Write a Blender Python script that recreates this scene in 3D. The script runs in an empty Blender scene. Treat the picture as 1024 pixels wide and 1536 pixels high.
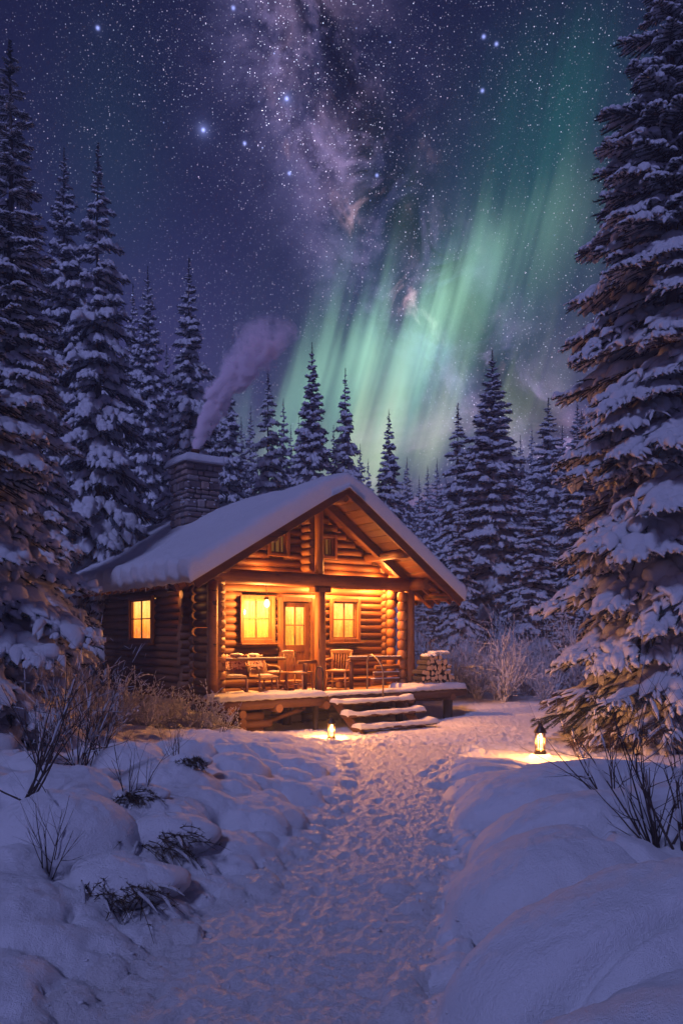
import bpy, math, random
import numpy as np
from mathutils import Vector, Matrix
R = math.radians
scene = bpy.context.scene
COL = scene.collection
random.seed(7)

# ---------------------------------------------------------------- camera
CAMZ = 1.95
F = 1200.0                       # focal length in photo pixels
cam_data = bpy.data.cameras.new("camera")
cam = bpy.data.objects.new("camera", cam_data)
COL.objects.link(cam)
cam.location = (0, 0, CAMZ)
cam.rotation_euler = (R(90), 0, 0)
cam_data.sensor_fit = 'VERTICAL'
cam_data.sensor_height = 36
cam_data.lens = 36 * F / 1536
cam_data.shift_y = 182 / 1536
cam_data.clip_start = 0.05
cam_data.clip_end = 3000
scene.camera = cam
scene.view_settings.view_transform = 'Standard'
scene.view_settings.look = 'None'
scene.view_settings.exposure = 0
scene.view_settings.gamma = 1
scene.cycles.max_bounces = 8
scene.cycles.diffuse_bounces = 3
scene.cycles.glossy_bounces = 2
scene.cycles.transparent_max_bounces = 8
scene.cycles.volume_bounces = 4
scene.cycles.volume_step_rate = 0.35
scene.cycles.sample_clamp_indirect = 3.0
scene.cycles.caustics_reflective = False
scene.cycles.caustics_refractive = False

def W(px, py, d):
    """world point seen at photo pixel px,py at depth d (a surveying aid)"""
    return ((px - 512) / F * d, d, CAMZ + (950 - py) / F * d)

# ---------------------------------------------------------------- node maths helper
class S:
    def __init__(s, nt, v): s.nt, s.v = nt, v
    def _m(s, op, *a, clamp=False):
        n = s.nt.nodes.new('ShaderNodeMath'); n.operation = op; n.use_clamp = clamp
        for i, x in enumerate((s,) + a):
            x = x.v if isinstance(x, S) else x
            if isinstance(x, (int, float)): n.inputs[i].default_value = x
            else: s.nt.links.new(x, n.inputs[i])
        return S(s.nt, n.outputs[0])
    def __add__(s, o): return s._m('ADD', o)
    def __radd__(s, o): return s._m('ADD', o)
    def __sub__(s, o): return s._m('SUBTRACT', o)
    def __rsub__(s, o): return (s * -1) + o
    def __mul__(s, o): return s._m('MULTIPLY', o)
    def __rmul__(s, o): return s._m('MULTIPLY', o)
    def __truediv__(s, o): return s._m('DIVIDE', o)
    def __pow__(s, o): return s._m('POWER', o)
    def max(s, o): return s._m('MAXIMUM', o)
    def min(s, o): return s._m('MINIMUM', o)
    def exp(s): return s._m('EXPONENT')
    def abs(s): return s._m('ABSOLUTE')
    def sat(s): return s._m('ADD', 0.0, clamp=True)
    def gt(s, o): return s._m('GREATER_THAN', o)
    def lt(s, o): return s._m('LESS_THAN', o)
    def step(s, a, b):            # smooth step from a to b
        n = s.nt.nodes.new('ShaderNodeMapRange'); n.interpolation_type = 'SMOOTHSTEP'
        n.inputs[1].default_value = a; n.inputs[2].default_value = b
        s.nt.links.new(s.v, n.inputs[0]); return S(s.nt, n.outputs[0])

def comb(nt, *a):
    n = nt.nodes.new('ShaderNodeCombineXYZ')
    for i, x in enumerate(a):
        if isinstance(x, S): nt.links.new(x.v, n.inputs[i])
        else: n.inputs[i].default_value = x
    return n.outputs[0]
def noise(nt, vec, scale, detail=4, rough=0.55, dist=0.0):
    n = nt.nodes.new('ShaderNodeTexNoise')
    n.inputs['Scale'].default_value = scale; n.inputs['Detail'].default_value = detail
    n.inputs['Roughness'].default_value = rough; n.inputs['Distortion'].default_value = dist
    if vec is not None: nt.links.new(vec, n.inputs['Vector'])
    return S(nt, n.outputs[0])
def voro(nt, vec, scale):
    n = nt.nodes.new('ShaderNodeTexVoronoi'); n.inputs['Scale'].default_value = scale
    nt.links.new(vec, n.inputs['Vector'])
    sp = nt.nodes.new('ShaderNodeSeparateColor'); nt.links.new(n.outputs['Color'], sp.inputs[0])
    return S(nt, n.outputs['Distance']), [S(nt, sp.outputs[i]) for i in range(3)]
def gauss(x, c, w): return (((x - c) / w) ** 2 * -1).exp() if not isinstance(w, S) else (((x - c) / w) ** 2 * -1).exp()
def sq(x): return x * x

# ---------------------------------------------------------------- night sky (world)
SKY_GAIN = 1.0
def build_world():
    w = bpy.data.worlds.new("World"); scene.world = w; w.use_nodes = True
    nt = w.node_tree; nt.nodes.clear()
    out = nt.nodes.new('ShaderNodeOutputWorld'); bg = nt.nodes.new('ShaderNodeBackground')
    nt.links.new(bg.outputs[0], out.inputs[0])
    tc = nt.nodes.new('ShaderNodeTexCoord'); dirv = tc.outputs['Generated']
    sp = nt.nodes.new('ShaderNodeSeparateXYZ'); nt.links.new(dirv, sp.inputs[0])
    x, y, z = [S(nt, sp.outputs[i]) for i in range(3)]
    deg = 180 / math.pi
    az = x._m('ARCTAN2', y) * deg               # 0 = north of the camera, + = east
    el = z._m('ARCSINE') * deg
    def g(v, c, wd): return (sq((v - c) / wd) * -1).exp()
    ahead = y.step(-0.3, 0.3)
    # base gradient, channel by channel (elevation): purple near the horizon, deep blue overhead
    e = el.max(0)
    low = (e / -13.0).exp()
    side = g(az, -14, 11)
    rr = 0.004 + 0.080 * low + 0.009 * (e / -22).exp() + side * g(e, 15, 8) * 0.016
    gg = 0.0065 + 0.054 * low + 0.014 * (e / -22).exp() + side * g(e, 17, 9) * 0.013
    bb = 0.027 + 0.130 * low + 0.078 * (e / -22).exp() + side * g(e, 17, 9) * 0.045
    # pale pink cloud streaks low in the east
    cl = noise(nt, comb(nt, az * 0.05, el * 0.16 - az * 0.03, 3.1), 2.2, 5, 0.6)
    cs = cl.step(0.45, 0.72) * g(el, 11, 5.5) * g(az, 9, 14)
    rr = rr + cs * 0.20; gg = gg + cs * 0.10; bb = bb + cs * 0.20
    # Milky Way
    mc = 14.8 - (el - 12) * 0.86 + sq(el - 12) * 0.0058       # azimuth of its centre line
    warp = noise(nt, dirv, 7, 5, 0.6)
    dm = az - mc + (warp - 0.5) * 9
    fade = el.step(3, 16)
    n1 = noise(nt, dirv, 9, 8, 0.68, 0.4); n2 = noise(nt, dirv, 26, 8, 0.7)
    n3 = noise(nt, dirv, 13, 6, 0.62, 1.2)
    band = g(dm, -1.2, 5.4) * (0.15 + n1.step(0.36, 0.66) * 1.3) * fade
    core = g(dm, 0.2, 3.6) * n1.step(0.42, 0.66) * (0.35 + n2.step(0.35, 0.7)) * fade
    knots = g(dm, 0.2, 3.2) * n3.step(0.56, 0.74) * (0.3 + n2.step(0.3, 0.65)) * g(el, 23, 9)
    lane = (1 - g(dm, 1.4, 2.3) * (n3.step(0.38, 0.52)) * 0.9) * (1 - g(dm, -2.4, 1.6) * n2.step(0.46, 0.56) * 0.65)
    pink = n2.step(0.45, 0.6)
    mr = (band * 0.075 + core * 0.34 + knots * 1.3) * lane
    mg = (band * 0.070 + core * 0.21 + knots * 0.72) * lane
    mb = (band * 0.165 + core * 0.33 + knots * 0.85) * lane
    darker = 1 - g(dm, 1.6, 2.4) * n3.step(0.38, 0.52) * 0.55 * fade
    rr = rr * darker + mr; gg = gg * darker + mg; bb = bb * darker + mb
    # aurora: a slanting curtain with rays
    def curtain(az0, el0, az1, el1, wb, wa, gain, seed, azw, azc):
        k = (el1 - el0) / (az1 - az0)
        wob = (noise(nt, comb(nt, az * 0.13, seed, 0.0), 1.0, 2, 0.5) - 0.5) * 6 + (noise(nt, comb(nt, az * 0.5, seed + 9, 0.0), 1.0, 2, 0.5) - 0.5) * 3.5
        base = (az - az0) * k + el0 + wob
        t = el - base
        below = (sq(t.min(0) / wb) * -1).exp()
        ray = noise(nt, comb(nt, (az - el * 0.30) * 0.36, el * 0.012, seed), 1.0, 3, 0.55)
        ray2 = noise(nt, comb(nt, (az - el * 0.30) * 1.1, el * 0.02, seed + 5), 1.0, 2, 0.5)
        hgt = wa * (0.35 + ray.step(0.3, 0.7) * 1.0)
        above = (sq(t.max(0) / hgt) * -1).exp() * 0.88 + (t.max(0) / hgt * -0.6).exp() * 0.12
        mod = (0.28 + 0.95 * ray.step(0.32, 0.68)) * (0.80 + 0.38 * ray2)
        return below * above * mod * g(az, azc, azw) * gain * ahead
    a1 = curtain(1.0, 18.4, 17.0, 28.2, 4.6, 2.7, 1.18, 3.7, 8.4, 4.6)
    a2 = curtain(-1.0, 11.5, 12.0, 15.8, 2.6, 3.6, 0.70, 7.3, 8.0, 4.0)
    a3 = curtain(8.0, 27.5, 18.0, 33.0, 4.0, 5.0, 0.08, 11.0, 5.0, 15.0)
    veil = g(el - az * 0.55, 17, 9) * g(az, 7, 11) * 0.060 * ahead + g(az, -16, 4) * g(el, 30, 6) * 0.018 * ahead
    topfade = el.step(34.5, 25.5); a1 = a1 * topfade; a3 = a3 * el.step(41, 34)
    a = a1 + a3 + veil
    rr = rr * (1 - (a * 0.8).min(0.5)) + a1 * 0.30 + a2 * 0.50 + a3 * .05
    gg = gg + a * 0.56 + a2 * 0.62
    bb = bb * (1 - (a * 0.25).min(0.3)) + a * 0.40 + a2 * 0.34
    # stars
    def stars(scale, thr, rad, gain, tint=1.0):
        d, c = voro(nt, dirv, scale)
        on = c[0].gt(thr)
        br = ((c[0] - thr) / (1 - thr)) ** 4.0 * 1.5 + 0.10
        s = (1 - d / rad).max(0)
        v = sq(s) * on * br * gain
        return v, c
    dens = 0.75 + band * 1.1
    clump = 0.45 + noise(nt, dirv, 5.5, 4, 0.6).step(0.3, 0.7) * 1.0
    lr, lg, lb = 0, 0, 0
    v, c = stars(420, 0.10, 0.30, 2.2); v = v * dens * clump
    lr = v * (0.62 + 0.3 * c[1]); lg = v * 0.74; lb = v * 1.05
    v, c = stars(170, 0.55, 0.105, 6.0); v = v * dens * clump
    lr = lr + v * (0.6 + 0.4 * c[1]); lg = lg + v * 0.78; lb = lb + v * 1.1
    v, c = stars(60, 0.80, 0.085, 6.0)
    lr = lr + v * 0.5; lg = lg + v * 0.6; lb = lb + v * 1.2
    ext = el.step(2, 14) * (1 - a * 1.3).max(0.15)
    lr, lg, lb = lr * ext, lg * ext, lb * ext
    for (px, py, gain) in ((305, 195, 1.0), (430, 148, 0.9), (367, 215, .25), (434, 260, .3), (565, 263, .2), (725, 55, .25), (744, 66, .2), (723, 136, .2), (350, 12, .25), (147, 42, .3)):
        v3 = Vector(((px - 512) / F, 1, (950 - py) / F)).normalized()
        dd = nt.nodes.new('ShaderNodeVectorMath'); dd.operation = 'DISTANCE'
        nt.links.new(dirv, dd.inputs[0]); dd.inputs[1].default_value = v3
        d = S(nt, dd.outputs['Value'])
        s = g(d, 0, 0.0016) * 1.6 * gain ** .3 + g(d, 0, 0.0055) * 0.22 * gain * gain + (d / -0.010).exp() * 0.08 * gain * gain
        lr = lr + s * 0.42; lg = lg + s * 0.50; lb = lb + s * 1.25
    rr = rr + lr; gg = gg + lg; bb = bb + lb
    # violet glow added to the unseen sky behind the camera as soft fill light
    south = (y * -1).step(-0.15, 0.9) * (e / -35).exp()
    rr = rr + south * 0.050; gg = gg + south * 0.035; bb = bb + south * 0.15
    gnd = z.step(-0.02, 0.0)
    rr, gg, bb = rr * gnd, gg * gnd, bb * gnd
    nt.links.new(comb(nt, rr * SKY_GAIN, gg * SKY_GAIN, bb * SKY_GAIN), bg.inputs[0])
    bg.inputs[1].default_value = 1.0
    w.cycles.sampling_method = 'MANUAL'; w.cycles.sample_map_resolution = 512
build_world()

# moonlight: one weak, very soft violet lamp from behind the camera
def add_sun():
    l = bpy.data.lights.new("moonlight", 'SUN'); l.energy = 1.65; l.angle = R(9)
    l.color = (0.38, 0.42, 1.0)
    o = bpy.data.objects.new("moonlight", l); COL.objects.link(o)
    d = Vector((0.38, 0.66, -0.72)).normalized()       # travelling to the right, away and down
    o.rotation_euler = d.to_track_quat('-Z', 'Y').to_euler()
    o.location = (-20, -20, 25)
add_sun()
# ---------------------------------------------------------------- mesh helpers
class MB:
    """collects geometry; build() links it as ONE mesh object"""
    def __init__(s): s.V = []; s.F = []; s.n = 0
    def add(s, v, f, mi=0, smooth=True):
        v = np.asarray(v, float).reshape(-1, 3)
        f = np.asarray(f, int)
        s.V.append(v); s.F.append((f + s.n, mi, smooth)); s.n += len(v)
    def addl(s, v, fl, mi=0, smooth=False):       # list of ngons
        base = s.n; s.V.append(np.asarray(v, float).reshape(-1, 3)); s.n += len(v)
        for f in fl: s.F.append((np.asarray([f], int) + base, mi, smooth))
    def mesh(s, name, mats):
        me = bpy.data.meshes.new(name)
        V = np.concatenate(s.V) if s.V else np.zeros((0, 3))
        loops, starts, mi, sm = [], [], [], []; o = 0
        for f, m, k in s.F:
            n, c = f.shape
            loops.append(f.ravel()); starts.append(o + np.arange(n) * c); o += n * c
            mi.append(np.full(n, m)); sm.append(np.full(n, k))
        loops = np.concatenate(loops); starts = np.concatenate(starts)
        me.vertices.add(len(V)); me.vertices.foreach_set('co', V.astype(np.float32).ravel())
        me.loops.add(len(loops)); me.loops.foreach_set('vertex_index', loops.astype(np.int32))
        me.polygons.add(len(starts)); me.polygons.foreach_set('loop_start', starts.astype(np.int32))
        for m in mats: me.materials.append(m)
        me.polygons.foreach_set('material_index', np.concatenate(mi).astype(np.int32))
        me.polygons.foreach_set('use_smooth', np.concatenate(sm).astype(bool))
        me.update(calc_edges=True); me.validate(verbose=False)
        return me
    def build(s, name, mats, parent=None, loc=None):
        if not isinstance(mats, (list, tuple)): mats = [mats]
        me = s.mesh(name, mats)
        o = bpy.data.objects.new(name, me); COL.objects.link(o)
        if parent is not None: o.parent = parent
        if loc is not None: o.location = loc
        return o
    # primitives ------------------------------------------------
    def box(s, c, d, rot=None, mi=0, bev=0.0):
        x, y, z = [k / 2 for k in d]; b = min(bev, x * .9, y * .9, z * .9)
        if b <= 0:
            v = np.array([(i, j, k) for i in (-x, x) for j in (-y, y) for k in (-z, z)])
            f = [(0, 1, 3, 2), (4, 6, 7, 5), (0, 4, 5, 1), (2, 3, 7, 6), (0, 2, 6, 4), (1, 5, 7, 3)]
            if rot is not None: v = v @ np.array(rot.to_3x3()).T
            s.add(v + np.array(c), f, mi, False); return
        v = []
        for i in (-1, 1):
            for j in (-1, 1):
                for k in (-1, 1):
                    v += [(i * x, j * (y - b), k * (z - b)), (i * (x - b), j * y, k * (z - b)), (i * (x - b), j * (y - b), k * z)]
        v = np.array(v, float)
        idx = lambda i, j, k, a: (((i + 1) // 2) * 4 + ((j + 1) // 2) * 2 + (k + 1) // 2) * 3 + a
        fs = []
        for i in (-1, 1):
            q = [idx(i, -1, -1, 0), idx(i, 1, -1, 0), idx(i, 1, 1, 0), idx(i, -1, 1, 0)]; fs.append(q if i > 0 else q[::-1])
            q = [idx(-1, i, -1, 1), idx(-1, i, 1, 1), idx(1, i, 1, 1), idx(1, i, -1, 1)]; fs.append(q if i > 0 else q[::-1])
            q = [idx(-1, -1, i, 2), idx(1, -1, i, 2), idx(1, 1, i, 2), idx(-1, 1, i, 2)]; fs.append(q if i > 0 else q[::-1])
        for j in (-1, 1):
            for k in (-1, 1):
                q = [idx(-1, j, k, 1), idx(1, j, k, 1), idx(1, j, k, 2), idx(-1, j, k, 2)]; fs.append(q if j * k > 0 else q[::-1])
                q = [idx(j, -1, k, 0), idx(j, -1, k, 2), idx(j, 1, k, 2), idx(j, 1, k, 0)]; fs.append(q if j * k > 0 else q[::-1])
                q = [idx(j, k, -1, 0), idx(j, k, 1, 0), idx(j, k, 1, 1), idx(j, k, -1, 1)]; fs.append(q if j * k > 0 else q[::-1])
        tris = []
        for i in (-1, 1):
            for j in (-1, 1):
                for k in (-1, 1):
                    t = [idx(i, j, k, 0), idx(i, j, k, 1), idx(i, j, k, 2)]; tris.append(t if i * j * k > 0 else t[::-1])
        if rot is not None: v = v @ np.array(rot.to_3x3()).T
        base = s.n; s.add(v + np.array(c), fs, mi, False)
        s.F.append((np.array(tris) + base, mi, False))
    def tube(s, P, rad, seg=8, caps=True, mi=0, cap_mi=None, smooth=True, up=None):
        P = np.asarray(P, float); n = len(P); rad = np.broadcast_to(np.asarray(rad, float), (n,))
        T = np.gradient(P, axis=0); T /= np.linalg.norm(T, axis=1)[:, None] + 1e-9
        ref = np.array((0, 0, 1.0)) if abs(T[0][2]) < 0.9 else np.array((1.0, 0, 0))
        if up is not None: ref = np.array(up, float)
        A = np.cross(T, ref); A /= np.linalg.norm(A, axis=1)[:, None] + 1e-9
        B = np.cross(A, T)
        a = np.arange(seg) / seg * 2 * math.pi
        V = P[:, None] + rad[:, None, None] * (np.cos(a)[None, :, None] * A[:, None] + np.sin(a)[None, :, None] * B[:, None])
        i = np.arange(n - 1)[:, None] * seg; j = np.arange(seg)[None]; j2 = (j + 1) % seg
        f = np.stack([i + j, i + seg + j, i + seg + j2, i + j2], -1).reshape(-1, 4)
        base = s.n; s.add(V.reshape(-1, 3), f, mi, smooth)
        if caps:
            cm = mi if cap_mi is None else cap_mi
            s.F.append((np.array([np.arange(seg)]) + base, cm, False))
            s.F.append((np.array([np.arange(seg)[::-1]]) + base + (n - 1) * seg, cm, False))
        return V
    def log(s, a, b, r, seg=12, rings=None, wob=0.012, mi=0, cap_mi=1, taper=0.0, rng=random):
        a, b = np.array(a, float), np.array(b, float); L = np.linalg.norm(b - a)
        n = rings or max(2, int(L / 0.35) + 1); t = np.linspace(0, 1, n)
        P = a + (b - a) * t[:, None]
        ax = (b - a) / L; ref = np.array((0, 0, 1.0)) if abs(ax[2]) < .9 else np.array((1., 0, 0))
        A = np.cross(ax, ref); A /= np.linalg.norm(A); B = np.cross(ax, A)
        ph = [rng.random() * 6 for _ in range(4)]
        off = (np.sin(t * L * 1.9 + ph[0]) * wob * .5)[:, None] * A + (np.sin(t * L * 1.3 + ph[1]) * wob * .4)[:, None] * B
        rr = r * (1 + np.sin(t * L * 4.1 + ph[2]) * .03 + np.sin(t * L * 9 + ph[3]) * .02 - taper * t)
        rr[0] *= .985; rr[-1] *= .985
        s.tube(P + off, rr, seg, True, mi, cap_mi)
    def lathe(s, prof, c=(0, 0, 0), seg=20, mi=0, smooth=True):
        prof = np.array(prof, float); a = np.arange(seg) / seg * 2 * math.pi
        V = np.stack([prof[:, 0][:, None] * np.cos(a), prof[:, 0][:, None] * np.sin(a), np.repeat(prof[:, 1][:, None], seg, 1)], -1)
        n = len(prof); i = np.arange(n - 1)[:, None] * seg; j = np.arange(seg)[None]; j2 = (j + 1) % seg
        f = np.stack([i + j, i + j2, i + seg + j2, i + seg + j], -1).reshape(-1, 4)
        s.add(V.reshape(-1, 3) + np.array(c), f, mi, smooth)
    def slab(s, X, Y, top, bot, mi=0):
        """closed height patch: X,Y,top,bot are (n,m) arrays"""
        n, m = X.shape
        Vt = np.stack([X, Y, top], -1).reshape(-1, 3); Vb = np.stack([X, Y, bot], -1).reshape(-1, 3)
        i = np.arange(n - 1)[:, None] * m; j = np.arange(m - 1)[None]
        q = np.stack([i + j, i + m + j, i + m + j + 1, i + j + 1], -1).reshape(-1, 4)
        N = n * m; ring = list(range(m)) + [k * m + m - 1 for k in range(1, n)] + [(n - 1) * m + k for k in range(m - 2, -1, -1)] + [k * m for k in range(n - 2, 0, -1)]
        rg = np.array(ring); r2 = np.roll(rg, -1)
        side = np.stack([rg, r2, r2 + N, rg + N], -1)
        s.add(np.concatenate([Vt, Vb]), np.concatenate([q, q[:, ::-1] + N, side]), mi, True)

def blob(mb, c, r, rng, mi=0, amp=.15, seg=10, ring=7, rot=0):
    """lumpy ellipsoid"""
    th = np.linspace(0, math.pi, ring); ph = np.arange(seg) / seg * 2 * math.pi
    T, P = np.meshgrid(th, ph, indexing='ij')
    k = 1 + amp * (np.sin(3 * P + rng.random() * 6) * np.sin(2 * T + rng.random() * 6) + .6 * np.sin(5 * P + rng.random() * 6) * np.sin(T) ** 2 * np.sin(3 * T + rng.random() * 6))
    x, y, z = np.sin(T) * np.cos(P) * k * r[0], np.sin(T) * np.sin(P) * k * r[1], np.cos(T) * k * r[2]
    c_, s_ = math.cos(rot), math.sin(rot)
    V = np.stack([x * c_ - y * s_, x * s_ + y * c_, z], -1).reshape(-1, 3) + np.array(c)
    i = np.arange(ring - 1)[:, None] * seg; j = np.arange(seg)[None]; j2 = (j + 1) % seg
    f = np.stack([i + j, i + seg + j, i + seg + j2, i + j2], -1).reshape(-1, 4)
    mb.add(V, f, mi, True)

def empty(name, loc=(0, 0, 0), rz=0, sc=1):
    o = bpy.data.objects.new(name, None); COL.objects.link(o)
    o.location = loc; o.rotation_euler = (0, 0, rz); o.scale = (sc, sc, sc) if isinstance(sc, (int, float)) else sc
    o.empty_display_size = .2
    return o
def tag(o, label=None, cat=None, group=None, kind=None):
    if label: o['label'] = label
    if cat: o['category'] = cat
    if group: o['group'] = group
    if kind: o['kind'] = kind
    return o
def kids(o): return [c for c in COL.objects if c.parent == o]
def copy_tree(o, parent=None, children=None):
    c = o.copy(); COL.objects.link(c)
    if parent is not None: c.parent = parent
    for ch in (children if children is not None else kids(o)): copy_tree(ch, c)
    return c

# ---------------------------------------------------------------- numpy noise
_rs = np.random.RandomState(11)
_G = _rs.rand(256, 256) * 2 * math.pi
_GX, _GY = np.cos(_G), np.sin(_G)
def perlin(x, y):
    xi = np.floor(x).astype(int); yi = np.floor(y).astype(int); xf = x - xi; yf = y - yi
    u = xf ** 3 * (xf * (xf * 6 - 15) + 10); v = yf ** 3 * (yf * (yf * 6 - 15) + 10)
    def d(i, j):
        a, b = (xi + i) & 255, (yi + j) & 255
        return _GX[a, b] * (xf - i) + _GY[a, b] * (yf - j)
    return (d(0, 0) * (1 - u) + d(1, 0) * u) * (1 - v) + (d(0, 1) * (1 - u) + d(1, 1) * u) * v
def fbm(x, y, f, oct=4, seed=0.0, gain=.5):
    r = 0; a = 1.0
    for k in range(oct):
        r = r + a * perlin(x * f + seed * 17.3 + k * 5.1, y * f + seed * 9.7 + k * 3.3); f *= 2.03; a *= gain
    return r
def sstep(x, a, b):
    t = np.clip((x - a) / (b - a), 0, 1); return t * t * (3 - 2 * t)

# ---------------------------------------------------------------- materials
def mat(name):
    m = bpy.data.materials.new(name); m.use_nodes = True
    nt = m.node_tree; b = nt.nodes['Principled BSDF']
    return m, nt, b
def ramp(nt, fac, stops):
    n = nt.nodes.new('ShaderNodeValToRGB'); cr = n.color_ramp
    while len(cr.elements) < len(stops): cr.elements.new(.5)
    for e, (p, c) in zip(cr.elements, stops): e.position = p; e.color = (*c, 1)
    nt.links.new(fac.v if isinstance(fac, S) else fac, n.inputs[0]); return n.outputs[0]
def bump(nt, b, h, dist, strength=1.0):
    n = nt.nodes.new('ShaderNodeBump'); n.inputs['Distance'].default_value = dist; n.inputs['Strength'].default_value = strength
    nt.links.new(h.v if isinstance(h, S) else h, n.inputs['Height']); nt.links.new(n.outputs[0], b.inputs['Normal'])
def objco(nt, scale=(1, 1, 1)):
    tc = nt.nodes.new('ShaderNodeTexCoord'); mp = nt.nodes.new('ShaderNodeMapping')
    mp.inputs['Scale'].default_value = scale
    nt.links.new(tc.outputs['Object'], mp.inputs[0]); return mp.outputs[0]
def island(nt):
    g = nt.nodes.new('ShaderNodeNewGeometry'); return S(nt, g.outputs['Random Per Island'])
def mixc(nt, fac, a, b, mode='MIX'):
    n = nt.nodes.new('ShaderNodeMix'); n.data_type = 'RGBA'; n.blend_type = mode
    for sk, v in ((n.inputs[0], fac), (n.inputs[6], a), (n.inputs[7], b)):
        if isinstance(v, S): nt.links.new(v.v, sk)
        elif isinstance(v, (int, float)): sk.default_value = v
        elif isinstance(v, tuple): sk.default_value = (*v, 1)
        else: nt.links.new(v, sk)
    return n.outputs[2]

def snow_mat(name, fine=1.0, color=(.80, .81, .84), sss=True):
    m, nt, b = mat(name)
    co = objco(nt)
    n1 = noise(nt, co, 9, 4, .6); n2 = noise(nt, co, 55, 3, .65); n3 = noise(nt, co, 220, 2, .6)
    nt.links.new(mixc(nt, n1, tuple(c * .93 for c in color), color), b.inputs['Base Color'])
    b.inputs['Roughness'].default_value = .62
    b.inputs['Specular IOR Level'].default_value = .3
    n4 = noise(nt, co, 700, 1, .5)
    bump(nt, b, n1 * .5 + n2 * .42 + n3 * .30 + n4 * .12, .058 * fine, .85)
    return m
M_SNOW = snow_mat("snow")
M_PATH = snow_mat("trodden_snow", 1.3, (.80, .79, .80))
_b = M_PATH.node_tree.nodes['Principled BSDF']; _b.inputs['Roughness'].default_value = .42; _b.inputs['Specular IOR Level'].default_value = .6
M_TSNOW = snow_mat("tree_snow", 1.7)

def wood_mat(name, axis, dark, mid, lite, rough=.62, bumpd=.012):
    m, nt, b = mat(name)
    sc = [9, 9, 9]; sc[axis] = .9
    co = objco(nt, tuple(sc)); isl = island(nt)
    n1 = noise(nt, co, 1.0, 6, .65, .3); 
    sc2 = [40, 40, 40]; sc2[axis] = 1.6
    n2 = noise(nt, objco(nt, tuple(sc2)), 1.0, 5, .7)
    n3 = noise(nt, objco(nt), 1.7, 4, .6)
    sc4 = [18, 18, 18]; sc4[axis] = 1.0
    crack = noise(nt, objco(nt, tuple(sc4)), 1.0, 2, .5).step(.66, .70)
    f = n1 * .45 + n2 * .3 + isl * .28 + (n3 - .5) * .5
    c = ramp(nt, f, [(.22, dark), (.5, mid), (.78, lite)])
    c = mixc(nt, crack * .9, c, tuple(k * .2 for k in dark))
    nt.links.new(c, b.inputs['Base Color']); b.inputs['Roughness'].default_value = rough
    b.inputs['Specular IOR Level'].default_value = .35
    bump(nt, b, n1 * .5 + n2 * .6 - crack * .8, bumpd, .8)
    return m
DK, MD, LT = (.032, .010, .003), (.105, .036, .009), (.20, .078, .022)
M_WX, M_WY, M_WZ = [wood_mat("log_wood_" + "xyz"[i], i, DK, MD, LT) for i in range(3)]
M_POST = wood_mat('pale_lit_post', 2, (.07, .024, .007), (.20, .078, .022), (.34, .15, .05))  # log wood made paler, standing in for warm light on the posts
M_BEAM = wood_mat('pale_lit_beam', 0, (.06, .02, .006), (.17, .064, .018), (.30, .125, .04))  # also paler than the wall logs, imitating light on the beam
M_TRIM = wood_mat("trim_wood", 2, (.07, .024, .006), (.15, .055, .015), (.24, .10, .03))
M_OLDX = wood_mat("weathered_wood", 0, (.03, .014, .008), (.085, .04, .022), (.17, .09, .05), .8)
M_OLDY = wood_mat("weathered_plank", 1, (.04, .018, .009), (.11, .05, .025), (.2, .1, .05), .8)
def endgrain(name, a, b_):
    m, nt, b = mat(name)
    n = noise(nt, objco(nt), 30, 4, .6); isl = island(nt)
    nt.links.new(ramp(nt, n * .5 + isl * .5, [(.25, a), (.75, b_)]), b.inputs['Base Color']); b.inputs['Roughness'].default_value = .75
    bump(nt, b, n, .01)
    return m
M_END = endgrain("log_end_grain", (.09, .035, .012), (.22, .10, .038))
M_FIREEND = endgrain("split_wood_face", (.42, .22, .09), (.78, .52, .28))
def bark(name, a, b_):
    m, nt, b = mat(name)
    co = objco(nt, (14, 14, 3.5)); n = noise(nt, co, 1.0, 5, .7, .4)
    nt.links.new(ramp(nt, n, [(.35, a), (.65, b_)]), b.inputs['Base Color']); b.inputs['Roughness'].default_value = .9
    bump(nt, b, n, .03)
    return m
M_BARK = bark("spruce_bark", (.012, .009, .008), (.040, .028, .022))
M_TWIG = bark("twig_bark", (.022, .014, .012), (.07, .043, .034))
def needle_mat(name, a, b_, c_):
    m, nt, b = mat(name)
    isl = island(nt); n = noise(nt, objco(nt), 1.4, 3, .6)
    f = isl * .55 + n * .5
    nt.links.new(ramp(nt, f, [(.25, a), (.55, b_), (.85, c_)]), b.inputs['Base Color'])
    b.inputs['Roughness'].default_value = .6; b.inputs['Specular IOR Level'].default_value = .3
    return m
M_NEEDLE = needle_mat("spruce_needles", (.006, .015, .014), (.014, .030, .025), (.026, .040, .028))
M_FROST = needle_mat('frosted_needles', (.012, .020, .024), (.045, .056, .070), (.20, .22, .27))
M_NEEDLE_B = needle_mat("brownish_needles", (.026, .020, .012), (.062, .042, .022), (.12, .075, .036))
def metal(name, c, rough=.45):
    m, nt, b = mat(name); n = noise(nt, objco(nt), 40, 3)
    nt.links.new(ramp(nt, n, [(.3, tuple(k * .6 for k in c)), (.7, c)]), b.inputs['Base Color'])
    b.inputs['Metallic'].default_value = .8; b.inputs['Roughness'].default_value = rough
    return m
M_IRON = metal("dark_iron", (.06, .045, .035)); M_BRASS = metal("aged_brass", (.35, .2, .08), .4)
def glow(name, col, strength):
    m, nt, b = mat(name)
    b.inputs['Base Color'].default_value = (.02, .02, .02, 1)
    b.inputs['Emission Color'].default_value = (*col, 1); b.inputs['Emission Strength'].default_value = strength
    return m
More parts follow.
